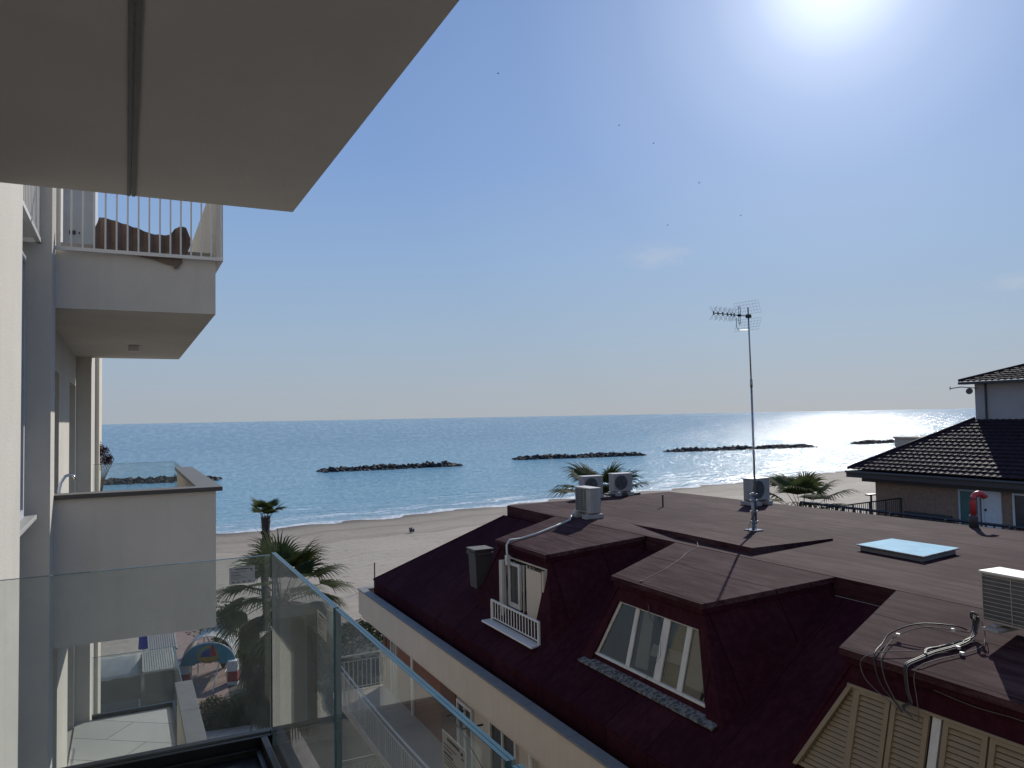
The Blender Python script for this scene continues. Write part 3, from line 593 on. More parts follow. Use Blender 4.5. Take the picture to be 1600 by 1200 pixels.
# --- dormer with open casement + little railing
o, fr, fx, fh, yc = dormer(DORM[0], 'balcony')
zt, zb = -3.03, -4.17; yr, yl = 13.14, 14.70
strip_tr(fr, fx, [(yc-fh(-2.835),-2.835),(yc+fh(-2.835),-2.835),(yc+fh(zt),zt),(yc-fh(zt),zt)], 0, .08)
strip_tr(fr, fx, [(yl,zt-.001),(yc+fh(zt),zt-.001),(yc+fh(zb),zb),(yl,zb)], 0, .08)
strip_tr(fr, fx, [(yr,zt-.001),(yc-fh(zt),zt-.001),(yc-fh(zb),zb),(yr,zb)], 0, .08)
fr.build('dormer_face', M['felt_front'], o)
rc = MB(); rc.box(7.06,7.75,yl,yl+.06,zb-.1,zt); rc.box(7.2,7.75,yr-.06,yr,zb-.1,zt+.02); rc.box(7.1,7.75,yr,yl,zb-.16,zb-.1); rc.box(7.66,7.72,yr,yl,zb-.1,zt); rc.box(7.3,7.75,yr-.06,yl+.06,zt+.02,zt+.05)
rc.build('recess', M['cream'], o)
wn = MB(); 
wn.box(7.18,7.24,14.50,14.60,-3.96,-3.04); wn.box(7.18,7.24,14.06,14.13,-3.96,-3.04); wn.box(7.18,7.24,14.13,14.50,-3.96,-3.86); wn.box(7.18,7.24,14.13,14.50,-3.10,-3.04)
wn.box(7.10,7.16,14.62,14.69,-4.12,-3.02); wn.box(7.02,7.07,14.56,14.61,-4.15,-3.00)
for k in range(4): wn.box(7.24+.05*k,7.28+.05*k,14.00-.055*k,14.03-.055*k,-4.12,-3.04)
w_ = wn.build('window', M['window_frame'], o, bevel=.006)
MB().box(7.20,7.215,14.13,14.50,-3.86,-3.10).build('pane', M['blind'], w_)
MB().box(7.19,7.22,13.16,13.76,-4.14,-3.05).build('curtain', M['cream'], w_)
sl_ = MB().prism([(6.66,12.60,-4.28),(7.06,12.75,-4.28),(7.06,14.85,-4.28),(6.66,14.82,-4.28)], (0,0,.035)).build('window_sill', M['white_metal'], o, bevel=.004)
rl = MB(); rl.box(6.83,6.87,12.64,14.72,-3.84,-3.81); rl.box(6.84,6.86,12.66,14.70,-4.19,-4.17)
for i in range(17): y = 12.70+i*.122; rl.tube([(6.85,y,-4.19),(6.85,y,-3.83)], .011, 6)
rl.box(6.83,6.87,12.64,12.68,-4.245,-3.84); rl.box(6.83,6.87,14.68,14.72,-4.245,-3.84)
rl.build('railing', M['white_metal'], o)
# --- dormer with four dirty panes
o, fr, fx, fh, yc = dormer(DORM[1], 'panes')
zt, zb = -3.08, -4.02; wt, wb = 1.0, 1.41
strip_tr(fr, fx, [(yc-fh(-2.835),-2.835),(yc+fh(-2.835),-2.835),(yc+fh(zt),zt),(yc-fh(zt),zt)], 0, .08)
for sg in (-1, 1): strip_tr(fr, fx, [(yc+sg*wt,zt-.001),(yc+sg*fh(zt),zt-.001),(yc+sg*1.80,-4.19),(yc+sg*1.47,-4.19)], 0, .08)
strip_tr(fr, fx, [(yc-wb,zb),(yc+wb,zb),(yc+1.50,-4.2),(yc-1.50,-4.2)], .05, .06)
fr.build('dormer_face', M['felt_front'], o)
wn = MB()
def post(y, w, off=.045, th=.05): strip_tr(wn, fx, [(y-w/2,zt),(y+w/2,zt),(y+w/2,zb),(y-w/2,zb)], off, th)
for y, w in ((10.19,.10),(9.44,.16),(8.92,.11)): post(y, w)
strip_tr(wn, fx, [(10.62,zt),(10.69,zt),(11.10,zb),(11.03,zb)], .045, .05); strip_tr(wn, fx, [(8.69,zt),(8.74,zt),(8.33,zb),(8.28,zb)], .045, .05)
strip_tr(wn, fx, [(yc-wb,zb+.04),(yc+wb,zb+.04),(yc+wb+.02,zb),(yc-wb-.02,zb)], .03, .06); strip_tr(wn, fx, [(yc-wt,zt),(yc+wt,zt),(yc+wt+.01,zt-.03),(yc-wt-.01,zt-.03)], .04, .05)
w_ = wn.build('window', M['window_frame'], o, bevel=.004)
pn = MB(); strip_tr(pn, fx, [(yc-wt,zt),(yc+wt,zt),(yc+wb,zb),(yc-wb,zb)], .065, .006); pn.build('pane', M['window_glass'], w_)
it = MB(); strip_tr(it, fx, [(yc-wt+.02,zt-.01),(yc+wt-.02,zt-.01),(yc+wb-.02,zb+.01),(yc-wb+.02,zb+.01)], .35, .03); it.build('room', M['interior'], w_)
ct = MB(); strip_tr(ct, fx, [(8.89,zt),(8.70,zt),(8.36,zb+.13),(8.89,zb+.13)], .10, .012); ct.build('curtain', M['curtain'], w_)
ct = MB(); strip_tr(ct, fx, [(10.12,zt),(9.86,zt),(9.78,zb+.08),(10.09,zb+.05)], .12, .012); ct.build('curtain', M['curtain'], w_)
ct = MB(); strip_tr(ct, fx, [(9.36,zt),(8.98,zt),(8.98,zb),(9.36,zb)], .14, .012); ct.build('curtain', M['yellow_curtain'], w_)
ct = MB(); strip_tr(ct, fx, [(9.75,-3.55),(8.99,-3.5),(8.99,-3.68),(9.78,-3.72)], .12, .010); ct.build('board', M['curtain'], w_)
M['grimy_sill'] = mat('grimy_sill', (.045,.045,.047), .9, .3, 16, col2=(.17,.17,.165))
for nd in M['grimy_sill'].node_tree.nodes:
    if nd.type == 'MAP_RANGE': nd.inputs[1].default_value = .46; nd.inputs[2].default_value = .54
MB().prism([(6.90,8.02,-4.19),(7.12,8.04,-4.12),(7.10,11.30,-4.12),(6.90,11.38,-4.19)], (0,0,.035)).build('window_sill', M['grimy_sill'], o, bevel=.004)
m_ = MB()
for k in range(2): m_.tube([(fx(-2.98)-.03,9.86-.01*k,-2.97),(fx(-3.05)-.05,9.80-.03*k,-3.08),(fx(-3.15)-.02,9.74,-3.18),(fx(-3.3)-.01,9.53-.04*k,-3.3),(fx(-3.6)-.02,9.42-.05*k,-3.6),(fx(-3.8)-.02,9.50,-3.82),(fx(-3.95)-.04,9.60,-3.99),(fx(-3.98)-.02,9.75,-4.03)], .004, 5)
m_.build('cable', M['cable_white'], w_)
# --- dormer with louvred shutters
o, fr, fx, fh, yc = dormer(DORM[2], 'shutters')
zt, zb = -3.10, -4.12; wt, wb = 1.04, 1.56
strip_tr(fr, fx, [(yc-fh(-2.835),-2.835),(yc+fh(-2.835),-2.835),(yc+fh(zt),zt),(yc-fh(zt),zt)], 0, .08)
for sg in (-1, 1): strip_tr(fr, fx, [(yc+sg*(wt+.01),zt-.001),(yc+sg*fh(zt),zt-.001),(yc+sg*1.80,-4.19),(yc+sg*(wb+.06),-4.19)], 0, .08)
strip_tr(fr, fx, [(yc-wb,zb),(yc+wb,zb),(yc+1.6,-4.2),(yc-1.6,-4.2)], .05, .06)
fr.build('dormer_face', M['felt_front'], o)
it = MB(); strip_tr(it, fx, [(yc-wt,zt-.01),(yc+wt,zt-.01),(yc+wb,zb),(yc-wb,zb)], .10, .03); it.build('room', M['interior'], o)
def shutter(yl_top, yr_top, yl_bot, yr_bot, off=.0, st=.055):
    s = MB(); W = .045
    def yl_(z): return yl_top+(yl_bot-yl_top)*(zt-z)/(zt-zb)
    def yr_(z): return yr_top+(yr_bot-yr_top)*(zt-z)/(zt-zb)
    strip_tr(s, fx, [(yl_(zt),zt),(yr_(zt),zt),(yr_(zt-W),zt-W),(yl_(zt-W),zt-W)], off, .035)
    strip_tr(s, fx, [(yl_(zb+W),zb+W),(yr_(zb+W),zb+W),(yr_(zb),zb),(yl_(zb),zb)], off, .035)
    strip_tr(s, fx, [(yl_(zt-W),zt-W),(yl_(zt-W)-st,zt-W),(yl_(zb+W)-st,zb+W),(yl_(zb+W),zb+W)], off, .035)
    strip_tr(s, fx, [(yr_(zt-W)+st,zt-W),(yr_(zt-W),zt-W),(yr_(zb+W),zb+W),(yr_(zb+W)+st,zb+W)], off, .035)
    z = zt-W-.02
    while z > zb+W:
        a, b = yl_(z)-st, yr_(z)+st
        if a-b > .02:
            p_ = [(fx(z)+off+.004,-.034),(fx(z)+off+.030,.004),(fx(z)+off+.034,-.002),(fx(z)+off+.008,-.040)]
            s.prism([(px_,b,z+dz_) for px_, dz_ in p_], (0,a-b,0))
        z -= .054
    return s.build('shutter', M['shutter'], o)
shutter(6.14,6.06,6.70,6.06, .02, .03); shutter(6.05,5.62,6.05,5.62); shutter(5.60,5.17,5.60,5.17); shutter(5.02,4.58,5.02,4.58); shutter(4.56,4.10,4.56,4.10); shutter(4.09,4.06,4.09,3.54,.02,.03)
m_ = MB(); strip_tr(m_, fx, [(6.16,zt+.03),(4.04,zt+.03),(4.04,zt),(6.16,zt)], -.012, .05); strip_tr(m_, fx, [(6.10,zt),(6.16,zt),(6.74,zb),(6.68,zb)], -.01, .04); strip_tr(m_, fx, [(4.04,zt),(4.10,zt),(3.52,zb),(3.46,zb)], -.01, .04)
m_.build('shutter_frame', M['shutter'], o, bevel=.003)
m_ = MB(); strip_tr(m_, fx, [(5.14,zt),(5.05,zt),(5.05,zb),(5.14,zb)], .01, .05); m_.build('mullion', M['window_frame'], o)
# fourth dormer just outside the frame, casts onto the roof
o, fr, fx, fh, yc = dormer(DORM[3], 'plain')
strip_tr(fr, fx, [(yc-fh(-2.835),-2.835),(yc+fh(-2.835),-2.835),(yc+1.79,-4.18),(yc-1.79,-4.18)], 0, .08); fr.build('dormer_face', M['felt_front'], o)
# parapet gutter with coping, walls
mb = MB(); mb.box(6.02,6.20,-6,22.05,-5.6,-4.92); mb.box(6.20,18.2,21.87,22.05,-5.6,-4.92); mb.box(6.20,6.39,-6,21.87,-5.58,-5.5); mb.box(6.10,6.7,-6,22.0,-5.72,-5.602)
pp = mb.build('parapet', M['cream'], R_, bevel=.006)
c = MB()
for i in range(19): y0 = 22.09-1.48*(i+1); c.box(5.99,6.225,y0+.004,y0+1.476,-4.92,-4.885)
c.box(6.229,18.2,21.84,22.09,-4.92,-4.885); c.build('coping', M['coping_grey'], pp, bevel=.004)
mb = MB(); mb.box(6.6,17.8,-6,21.5,GZ,-5.73); mb.build('wall', M['cream'], R_)
# facade features on the wall facing the alley
MB().box(6.57,6.6,17.0,20.2,-8.9,-5.74).build('brick_panel', M['brick'], R_)
MB().box(6.56,6.6,16.1,16.95,-9.9,-5.74).build('shutter_panel', M['brown_wood'], R_)
for y0, y1 in ((20.8,21.1),(21.2,21.42)): MB().box(6.55,6.6,y0,y1,-9.8,-5.74).build('shutter_panel', M['brown_wood'], R_)
def facade_window(y0, y1, z0, z1, door=False):
    f = MB(); w = .07
    f.box(6.54,6.6,y0,y0+w,z0,z1); f.box(6.54,6.6,y1-w,y1,z0,z1); f.box(6.54,6.6,y0+w,y1-w,z1-w,z1); f.box(6.54,6.6,y0+w,y1-w,z0,z0+w); f.box(6.545,6.6,(y0+y1)/2-.03,(y0+y1)/2+.03,z0+w,z1-w)
    f = f.build('window', M['window_frame'], R_); MB().box(6.585,6.595,y0+w,y1-w,z0+w,z1-w).build('pane', M['blind'], f)
facade_window(15.15,16.0,-8.6,-6.2); facade_window(13.1,14.3,-8.6,-6.0); facade_window(9.0,10.2,-8.6,-6.3); facade_window(20.25,20.75,-8.6,-6.0)
facade_window(17.4,18.4,-11.4,-9.9); facade_window(13.1,14.3,-11.6,-9.3)
m_ = MB(); m_.tube([(6.6,15.6,-6.35),(6.1,15.5,-6.35),(6.1,14.7,-6.35),(6.6,14.7,-6.35)], .02, 6); m_.tube([(6.1,14.7,-6.35),(6.6,14.6,-7.3)], .012, 6); m_.build('awning_arm', M['dark_metal'], R_)
m_ = MB(); m_.tube([(6.54,18.9,-13),(6.54,18.9,-5.74)], .05, 8); m_.build('downpipe', M['white_metal'], R_); m_ = MB(); m_.tube([(6.5,12.4,-13),(6.5,12.4,-5.74)], .05, 8); m_.build('downpipe', M['white_metal'], R_)
def white_balcony(y0, y1, xo, z, rails=True):
    s = MB().box(xo-.05,6.6,y0,y1,z-.16,z).build('balcony', M['cream'], R_)
    r = MB(); top = z+.95
    def run(a, b, n):
        a = Vector(a); b = Vector(b)
        r.tube([a+Vector((0,0,.95)), b+Vector((0,0,.95))], .025, 6); r.tube([a+Vector((0,0,.80)), b+Vector((0,0,.80))], .014, 5); r.tube([a+Vector((0,0,.08)), b+Vector((0,0,.08))], .016, 5)
        for i in range(n+1):
            p = a+(b-a)*i/n; r.tube([p+Vector((0,0,.0)), p+Vector((0,0,.80))], .010 if i % 8 else .018, 5)
    run((xo,y1-.05,z),(6.58,y1-.05,z),11)
    # outer rail bulges gently towards the alley
    pts = [(xo-.10*math.sin(math.pi*k/6), y1-.05+(y0-y1+.1)*k/6, z) for k in range(7)]
    for a, b in zip(pts, pts[1:]): run(a, b, 12)
    r.build('railing', M['white_metal'], s)
white_balcony(11.5,21.5,5.18,-7.55); white_balcony(11.5,21.5,5.18,-10.4)
# chimney stack on the slope
ch = MB(); cx, cy = 7.45, 16.62
ch.hexa([(7.28,16.42,-4.05),(7.66,16.42,-3.8),(7.66,16.80,-3.8),(7.28,16.80,-4.05),(7.24,16.40,-3.22),(7.66,16.40,-3.22),(7.66,16.82,-3.22),(7.24,16.82,-3.22)]); c0 = ch.build('chimney', M['coping_dark'], R_, bevel=.008)
ch = MB(); ch.box(7.21,7.69,16.37,16.85,-3.215,-3.16); ch.box(7.23,7.67,16.39,16.83,-3.155,-3.11); ch.box(7.20,7.70,16.36,16.86,-3.105,-3.07); ch.build('chimney_cap', M['coping_dark'], c0, bevel=.006)
# skylight
sk = empty('skylight', (11.2,8.2,-2.4), 'low roof skylight with a light blue glazed top on the flat maroon roof', 'skylight')
q = [(11.16,7.93),(12.24,8.10),(12.18,9.22),(11.24,9.14)]
MB().prism([(x,y,-2.398) for x, y in q], (0,0,.075)).build('curb', M['coping_grey'], sk, bevel=.005)
q2 = [(11.12,7.89),(12.28,8.06),(12.22,9.27),(11.20,9.18)]
MB().prism([(x,y,-2.321) for x, y in q2], (0,0,.022)).build('frame', M['galvanised'], sk, bevel=.004)
cxy = (sum(p[0] for p in q2)/4, sum(p[1] for p in q2)/4)
g_ = MB(); b4 = [(x+(cxy[0]-x)*.012, y+(cxy[1]-y)*.012, -2.297) for x, y in q2]; g_.add(b4+[(cxy[0],cxy[1],-2.285)], [(0,1,4),(1,2,4),(2,3,4),(3,0,4),(3,2,1,0)]); g_.build('dome', M['blue_glass'], sk)
# ------------------------------------------------------------------ air conditioners
def ac(name_loc, yaw_deg, w, h, d, label, b0=.13, coil=True, fo=-.12, grp='air conditioner units on the maroon roof'):
    x, y, z = name_loc
    e = empty('air_conditioner', (x,y,z), label, 'air conditioner', grp); e.rotation_euler.z = math.radians(yaw_deg)
    o = Vector((x,y,z))
    def bx(m_, x0,x1,y0,y1,z0,z1,mi=0): m_.box(x+x0,x+x1,y+y0,y+y1,z+z0,z+z1,mi)
    # local: front (fan) faces -Y, back (coil) faces +Y
    m_ = MB(); bx(m_,-w/2,w/2,-d/2,d/2-.02,b0,b0+h-.02); m_.build('casing', M['ac_body'], e, bevel=.012)
    m_ = MB(); bx(m_,-w/2-.008,w/2+.008,-d/2-.008,d/2+.008,b0+h-.02,b0+h+.005); m_.build('lid', M['white_plastic'], e, bevel=.004)
    m_ = MB(); c = Vector((x+w*fo,y-d/2-.004,z+b0+h*.5)); m_.tube([c+Vector((0,-.004,0)), c+Vector((0,.004,0))], h*.40, 28); f_ = m_.build('fan_opening', M['ac_dark'], e)
    m_ = MB()
    for rr in (.40,.31,.22,.13):
        pts = [c+Vector((math.cos(a)*h*rr,-.012,math.sin(a)*h*rr)) for a in [2*math.pi*k/24 for k in range(25)]]; m_.tube(pts, .0045, 4)
    for k in range(8): a = math.pi*k/8; v = Vector((math.cos(a),0,math.sin(a)))*h*.40; m_.tube([c-v+Vector((0,-.012,0)), c+v+Vector((0,-.012,0))], .0035, 4)
    m_.build('fan_grille', M['ac_coil'], f_)
    m_ = MB()
    for k in range(3):
        a = 2*math.pi*k/3; v = Vector((math.cos(a),0,math.sin(a))); u = Vector((-math.sin(a),0,math.cos(a)))
        m_.prism([c+Vector((0,-.007,0))+v*.03, c+Vector((0,-.007,0))+v*h*.36+u*.02, c+Vector((0,-.007,0))+v*h*.34+u*.12, c+Vector((0,-.007,0))+v*.05+u*.07], (0,.002,0))
    m_.build('fan_blade', M['ac_coil'], f_)
    if coil:
        m_ = MB(); bx(m_,-w/2+.20,w/2-.02,d/2-.019,d/2-.012,b0+.03,b0+h-.04); k_ = m_.build('coil', M['ac_dark'], e)
        m_ = MB()
        for i in range(11): zz = b0+.05+i*(h-.1)/10; bx(m_,-w/2+.20,w/2-.02,d/2-.010,d/2-.004,zz-.003,zz+.003)
        for i in (0,.12,.16,.55,1): xx = -w/2+.20+i*(w-.22); bx(m_,xx-.003,xx+.003,d/2-.009,d/2-.002,b0+.03,b0+h-.04)
        m_.build('coil_guard', M['ac_body'], k_)
        m_ = MB()
        for i in range(13): zz = b0+.06+i*(h-.14)/12; bx(m_,w/2+.001,w/2+.006,-d/2+.06,d/2-.05,zz-.009,zz+.009)
        m_.build('side_louvre', M['ac_dark'], e)
    for sx in (-1, 1):
        m_ = MB(); bx(m_,sx*w*.33-.09,sx*w*.33+.09,-d/2-.10,d/2+.10,.0,b0-.03); bx(m_,sx*w*.33-.03,sx*w*.33+.03,-d/2-.04,d/2+.04,b0-.03,b0)
        m_.build('foot', M['concrete'], e, bevel=.01)
    return e
FZ = -2.397
ac((9.68,15.35,FZ), 90, .66, .58, .30, 'slatted air conditioner with the white conduit at its foot')
ac((12.10,19.0,FZ-.0), -4, .64, .50, .32, 'left one of two back fan units, a palm frond showing over its top')
ac((13.18,19.05,FZ-.0), -4, .64, .52, .32, 'right one of two back fan units, on a long dark plinth')
ac((14.62,15.0,FZ-.0), 8, .66, .56, .34, 'lone fan unit behind the foot of the tall aerial mast', fo=-.2)
ac((8.50,4.80,FZ-.0), 87, .92, .55, .34, 'rust stained air conditioner with wire grid, tangled cables at its foot', b0=.07)
MB().box(12.75,13.75,18.86,19.3,-2.398,-2.34).build('plinth', M['coping_dark'], [o_ for o_ in S.objects if o_.name.startswith('air_conditioner') and 'long dark plinth' in o_.get('label','')][0])
# ------------------------------------------------------------------ antenna
A = empty('tv_antenna', (11.2,11.6,-2.36), 'tall galvanised mast with a comb shaped television aerial on top', 'antenna')
bx_, by_ = 11.2, 11.6; Z0 = -2.36
m_ = MB(); m_.tube([(bx_,by_,Z0),(bx_,by_,Z0+.75)], .032, 10); m_.tube([(bx_+.055,by_-.02,Z0+.12),(bx_+.045,by_-.02,Z0+3.0)], .021, 8); m_.tube([(bx_+.045,by_-.02,Z0+2.9),(bx_+.02,by_-.02,Z0+4.48)], .015, 8)
m_.tube([(bx_+.045,by_-.02,Z0+2.86),(bx_+.045,by_-.02,Z0+3.02)], .026, 8); m_.build('mast', M['galvanised'], A, smooth=True)
m_ = MB()
for zz in (.16,.36,.58,.70): m_.box(bx_-.045,bx_+.09,by_-.05,by_+.035,Z0+zz,Z0+zz+.03)
for a in (0.4,2.5,4.6): m_.tube([(bx_+.22*math.cos(a)*.5,by_+.22*math.sin(a)*.5,Z0),(bx_,by_,Z0+.35)], .008, 5)
m_.build('clamp', M['galvanised'], A)
m_ = MB().box(bx_-.13,bx_+.13,by_-.13,by_+.13,Z0-.02,Z0+.02); m_.build('base_plate', M['steel'], A, bevel=.004)
# aerial: boom towards -X (left in view)
ZT = Z0+4.30; yb = by_-.02; d_ = Vector((-CR.x*.93+.0, -CR.y*.93, 0)).normalized()   # boom direction
d_ = (-Vector((CR.x,CR.y,0)).normalized()*.82-Vector((fw.x,fw.y,0)).normalized()*.57).normalized(); s_ = Vector((-d_.y,d_.x,0)); up = Vector((0,0,1)); P0 = Vector((bx_+.025,yb,ZT))
m_ = MB(); m_.tube([P0-d_*.09, P0+d_*1.06], .010, 6); m_.box(P0.x-.04,P0.x+.04,P0.y-.04,P0.y+.04,P0.z-.035,P0.z+.035); m_.build('boom', M['dark_metal'], A)
m_ = MB()
for t in (1.05,.92,.78,.64,.53,.44):
    c = P0+d_*t
    for u in (-1, 1):
        for v in (-1, 1): m_.tube([c, c+s_*u*.10+up*v*.13-d_*.0], .0028, 4)
        m_.tube([c, c+d_*.06*u+up*.13], .0025, 4); m_.tube([c, c+d_*.06*u-up*.13], .0025, 4)
    m_.tube([c-up*.035, c+up*.035], .012, 5)
m_.build('director', M['dark_metal'], A)
m_ = MB()
c = P0+d_*.28
for v in (-1, 1):
    p = [c+up*v*.03+d_*.02, c+up*v*.16+d_*.02, c+up*v*.18, c+up*v*.16-d_*.03, c+up*v*.03-d_*.03]; m_.tube(p, .007, 5)
m_.tube([c-d_*.03+up*0, c+d_*.03], .03, 6); m_.tube([P0-up*.28, c-up*.30+d_*.02, c-up*.24+d_*.1, c-up*.06+d_*.1], .006, 5)
m_.build('dipole', M['dark_metal'], A)
m_ = MB()
for v in (-1, 1):
    e0 = P0-d_*.02+up*v*.05; dv = (up*v*.24+d_*.0)
    for k in range(9):
        sx = (k-4)*.075; m_.tube([e0+s_*sx, e0+s_*sx+dv+d_*.10*abs(v)+d_*.0], .0016, 4)
    for k in range(5): q = e0+dv*k/4+d_*.10*k/4; m_.tube([q-s_*.30, q+s_*.30], .0018, 4)
m_.build('reflector', M['galvanised'], A)
# ------------------------------------------------------------------ small roof things
rp = empty('vent_pipe', (15.3,9.75,-2.4), 'red hooked vent pipe at the far right edge of the maroon roof', 'pipe')
X, Y = 15.3, 9.72; u = Vector((CR.x, CR.y, 0)).normalized()
pts = [Vector((X,Y,-2.4+.18)), Vector((X,Y,-2.4+.54))]+[Vector((X,Y,-2.4+.54))+u*(.13-.13*math.cos(a))+Vector((0,0,.13*math.sin(a))) for a in (.4,.8,1.2,1.57,1.95,2.35,2.75)]
MB().tube(pts, .06, 14).build('hood', M['red_pipe'], rp, smooth=True)
MB().tube([(X,Y,-2.4),(X,Y,-2.2),(X,Y,-2.16)], [.09,.08,.072], 14).build('collar', M['coping_dark'], rp, smooth=True)
m_ = MB(); m_.tube([(12.37,16.0,-2.4),(12.37,16.0,-2.10),(12.37,16.0,-2.08)], [.022,.022,.03], 8)
tag(m_.build('vent_stub', M['coping_dark'], loc=(12.37,16.0,-2.4)), 'short thin stub rising from the roof between the back fan units and the aerial', 'pipe')
# white conduit from the slatted unit down over the first dormer
m_ = MB(); m_.tube([(9.62,15.75,-2.2),(9.45,15.7,-2.36),(9.1,15.2,-2.385),(8.6,14.95,-2.45),(8.0,14.75,-2.545),(7.55,14.72,-2.62),(7.28,14.68,-2.62),(7.17,14.60,-2.70),(7.14,14.53,-2.82),(7.14,14.50,-2.95)], .022, 8)
m_.box(7.10,7.18,14.45,14.55,-3.10,-2.90)
tag(m_.build('conduit', M['window_frame'], smooth=False, loc=(9.6,15.7,-2.4)), 'white conduit running from the slatted air conditioner down to the railed dormer window', 'conduit')
m_ = MB(); m_.tube([(9.60,11.80,-2.31),(9.42,11.2,-2.36),(9.15,10.85,-2.395),(8.8,10.75,-2.445),(8.5,10.55,-2.493),(8.0,10.32,-2.568),(7.36,10.12,-2.665)], .0035, 5); m_.disc((7.36,10.12,-2.66),(0,0,1),.02,.012,8)
tag(m_.build('cable', M['cable_white'], loc=(9.5,11.8,-2.4)), 'thin pale cable lying across the roof of the dormer with dirty panes', 'cable')
# cable tangle at the big unit: each run is a part of one bundle
cbn = empty('cable_bundle', (8.4,5.3,-2.4), 'tangle of grey and black cables looping over the front of the shuttered dormer', 'cables')
def rf(x, y, h=.02): 
    t = max(0, min(1, (9.15-x)/1.9)); return (x, y, -2.402-.288*t+h)
C1 = [rf(8.42,5.36,.20), rf(8.44,5.42,.16), rf(8.36,5.40,.05), rf(8.18,5.48,.10), rf(8.02,5.72,.12), rf(7.82,5.90,.05), rf(7.62,5.86,.03), rf(7.42,5.78,.03), (7.22,5.66,-2.68), (7.19,5.60,-2.85), (7.20,5.52,-3.0), (7.16,5.40,-3.08), (7.16,5.28,-3.14)]
C2 = [rf(8.42,5.33,.20), rf(8.40,5.34,.10), rf(8.20,5.28,.03), rf(7.95,5.28,.03), rf(7.70,5.36,.02), rf(7.45,5.38,.02), rf(7.28,5.38,.02), (7.22,5.36,-2.72), (7.20,5.33,-2.9), (7.2,5.30,-3.02), (7.17,5.36,-3.08), (7.15,5.26,-3.14)]
C3 = [rf(8.40,5.30,.18), rf(8.36,5.24,.04), rf(8.12,5.14,.02), rf(7.86,5.18,.02), rf(7.60,5.26,.02), rf(7.36,5.30,.02), (7.22,5.28,-2.74), (7.19,5.24,-2.92), (7.16,5.20,-3.08), (7.15,5.20,-3.14)]
C4 = [rf(8.36,5.44,.06), rf(8.2,5.5,.14), rf(8.0,5.78,.15), rf(7.78,5.96,.07), rf(7.55,5.90,.03), rf(7.3,5.80,.03), (7.20,5.72,-2.78),(7.2,5.64,-2.95),(7.2,5.52,-3.04),(7.15,5.38,-3.12)]
C5 = [(7.20,5.90,-2.74),(7.19,5.86,-2.9),(7.19,5.72,-3.0),(7.18,5.58,-3.05),(7.15,5.42,-3.1)]
C5 = [rf(7.72,5.42,.03), rf(7.5,5.62,.04), rf(7.32,5.80,.03)]+C5
C6 = [rf(8.42,5.36,.22), rf(8.42,5.42,.24), rf(8.40,5.42,.2), rf(8.44,5.42,.12), rf(8.3,5.33,.04), rf(8.0,5.4,.02), rf(7.75,5.5,.02), rf(7.6,5.42,.03)]
C7 = [(7.27,5.1,-2.83),(7.27,4.7,-2.86),(7.26,4.3,-2.84),(7.26,3.98,-2.85)]
def smooth_pts(p, k=5):
    p = [Vector(q) for q in p]; out_ = []
    for i in range(len(p)-1):
        a, b, c, d = p[max(i-1,0)], p[i], p[i+1], p[min(i+2,len(p)-1)]
        for j in range(k):
            t = j/k; out_.append(.5*((2*b)+(c-a)*t+(2*a-5*b+4*c-d)*t*t+(3*b-a-3*c+d)*t**3))
    return out_+[p[-1]]
for pts, r, mm in ((C1,.0055,'cable_white'),(C2,.0055,'cable_white'),(C3,.005,'cable_white'),(C4,.008,'cable_black'),(C5,.005,'cable_white'),(C6,.009,'cable_black'),(C7,.0035,'cable_white')):
    MB().tube(smooth_pts(pts), r, 6).build('cable', M[mm], cbn, smooth=True)
for dx in (.03,-.03,.06): MB().tube(smooth_pts([(p[0]+dx*.4,p[1]+dx*.8,p[2]+.006) for p in (C2 if dx > 0 else C6)]), .009, 6).build('cable', M['cable_black'], cbn, smooth=True)
tb = MB()
for p_ in (C1[3], C1[5], C2[3], C3[3], C1[1]): q_ = Vector(p_); tb.box(q_.x-.014,q_.x+.014,q_.y-.02,q_.y+.02,q_.z-.014,q_.z+.016)
tb.build('cable_tie', M['white_metal'], cbn)
# iron railings beyond the roof
def iron_rail(a, b, h, n, name, label):
    a = Vector(a); b = Vector(b); m_ = MB(); m_.bar(a+Vector((0,0,h)), b+Vector((0,0,h)), .05); m_.bar(a+Vector((0,0,.12)), b+Vector((0,0,.12)), .035)
    for i in range(n+1): p = a+(b-a)*i/n; m_.bar(p, p+Vector((0,0,h)), .03 if i % 8 else .09)
    tag(m_.build(name, M['iron'], loc=a), label, 'railing')
iron_rail((27.5,24.5,-5.35),(34,25.2,-5.35),1.0,40,'iron_railing','black iron railing beside the end wall of the tiled house')
iron_rail((16.4,15.2,-3.35),(16.35,3.0,-3.35),.88,70,'iron_railing','low black railing running just past the right edge of the maroon roof')
# ================================================================== TILED HOUSE
Hs = empty('tiled_house', (38,18,GZ), 'house with a dark ridged tile roof and a brick wall at the right edge', 'building')
m_ = MB(); m_.box(34,50,-10,26.6,GZ,-3.45); m_.build('wall', M['brick_wall'] if 'brick_wall' in M else mat('brick_wall', (.27,.175,.125), .9, .25, 6, .3, 20), Hs)
m_ = MB(); m_.box(27,34,-10,25.3,-5.6,-5.36); m_.box(27,27.3,-10,25.3,GZ,-5.6); m_.build('terrace_slab', M['concrete'], Hs)
m_ = MB(); m_.box(38,52,-10,23.8,-3.0,1.25); m_.build('upper_wall', M['upper'] if 'upper' in M else mat('upper_wall', (.34,.31,.30), .9, .06, 1.5), Hs)
m_ = MB(); m_.box(37.9,37.98,23.2,23.26,-1,1.2); m_.build('downpipe', M['coping_dark'], Hs)
m_ = MB(); m_.box(37.9,37.98,20.3,21.2,-.1,1.0); wq = m_.build('window', M['white_metal'], Hs); MB().box(37.88,37.9,20.36,21.14,-.04,.94).build('pane', M['blind'], wq)
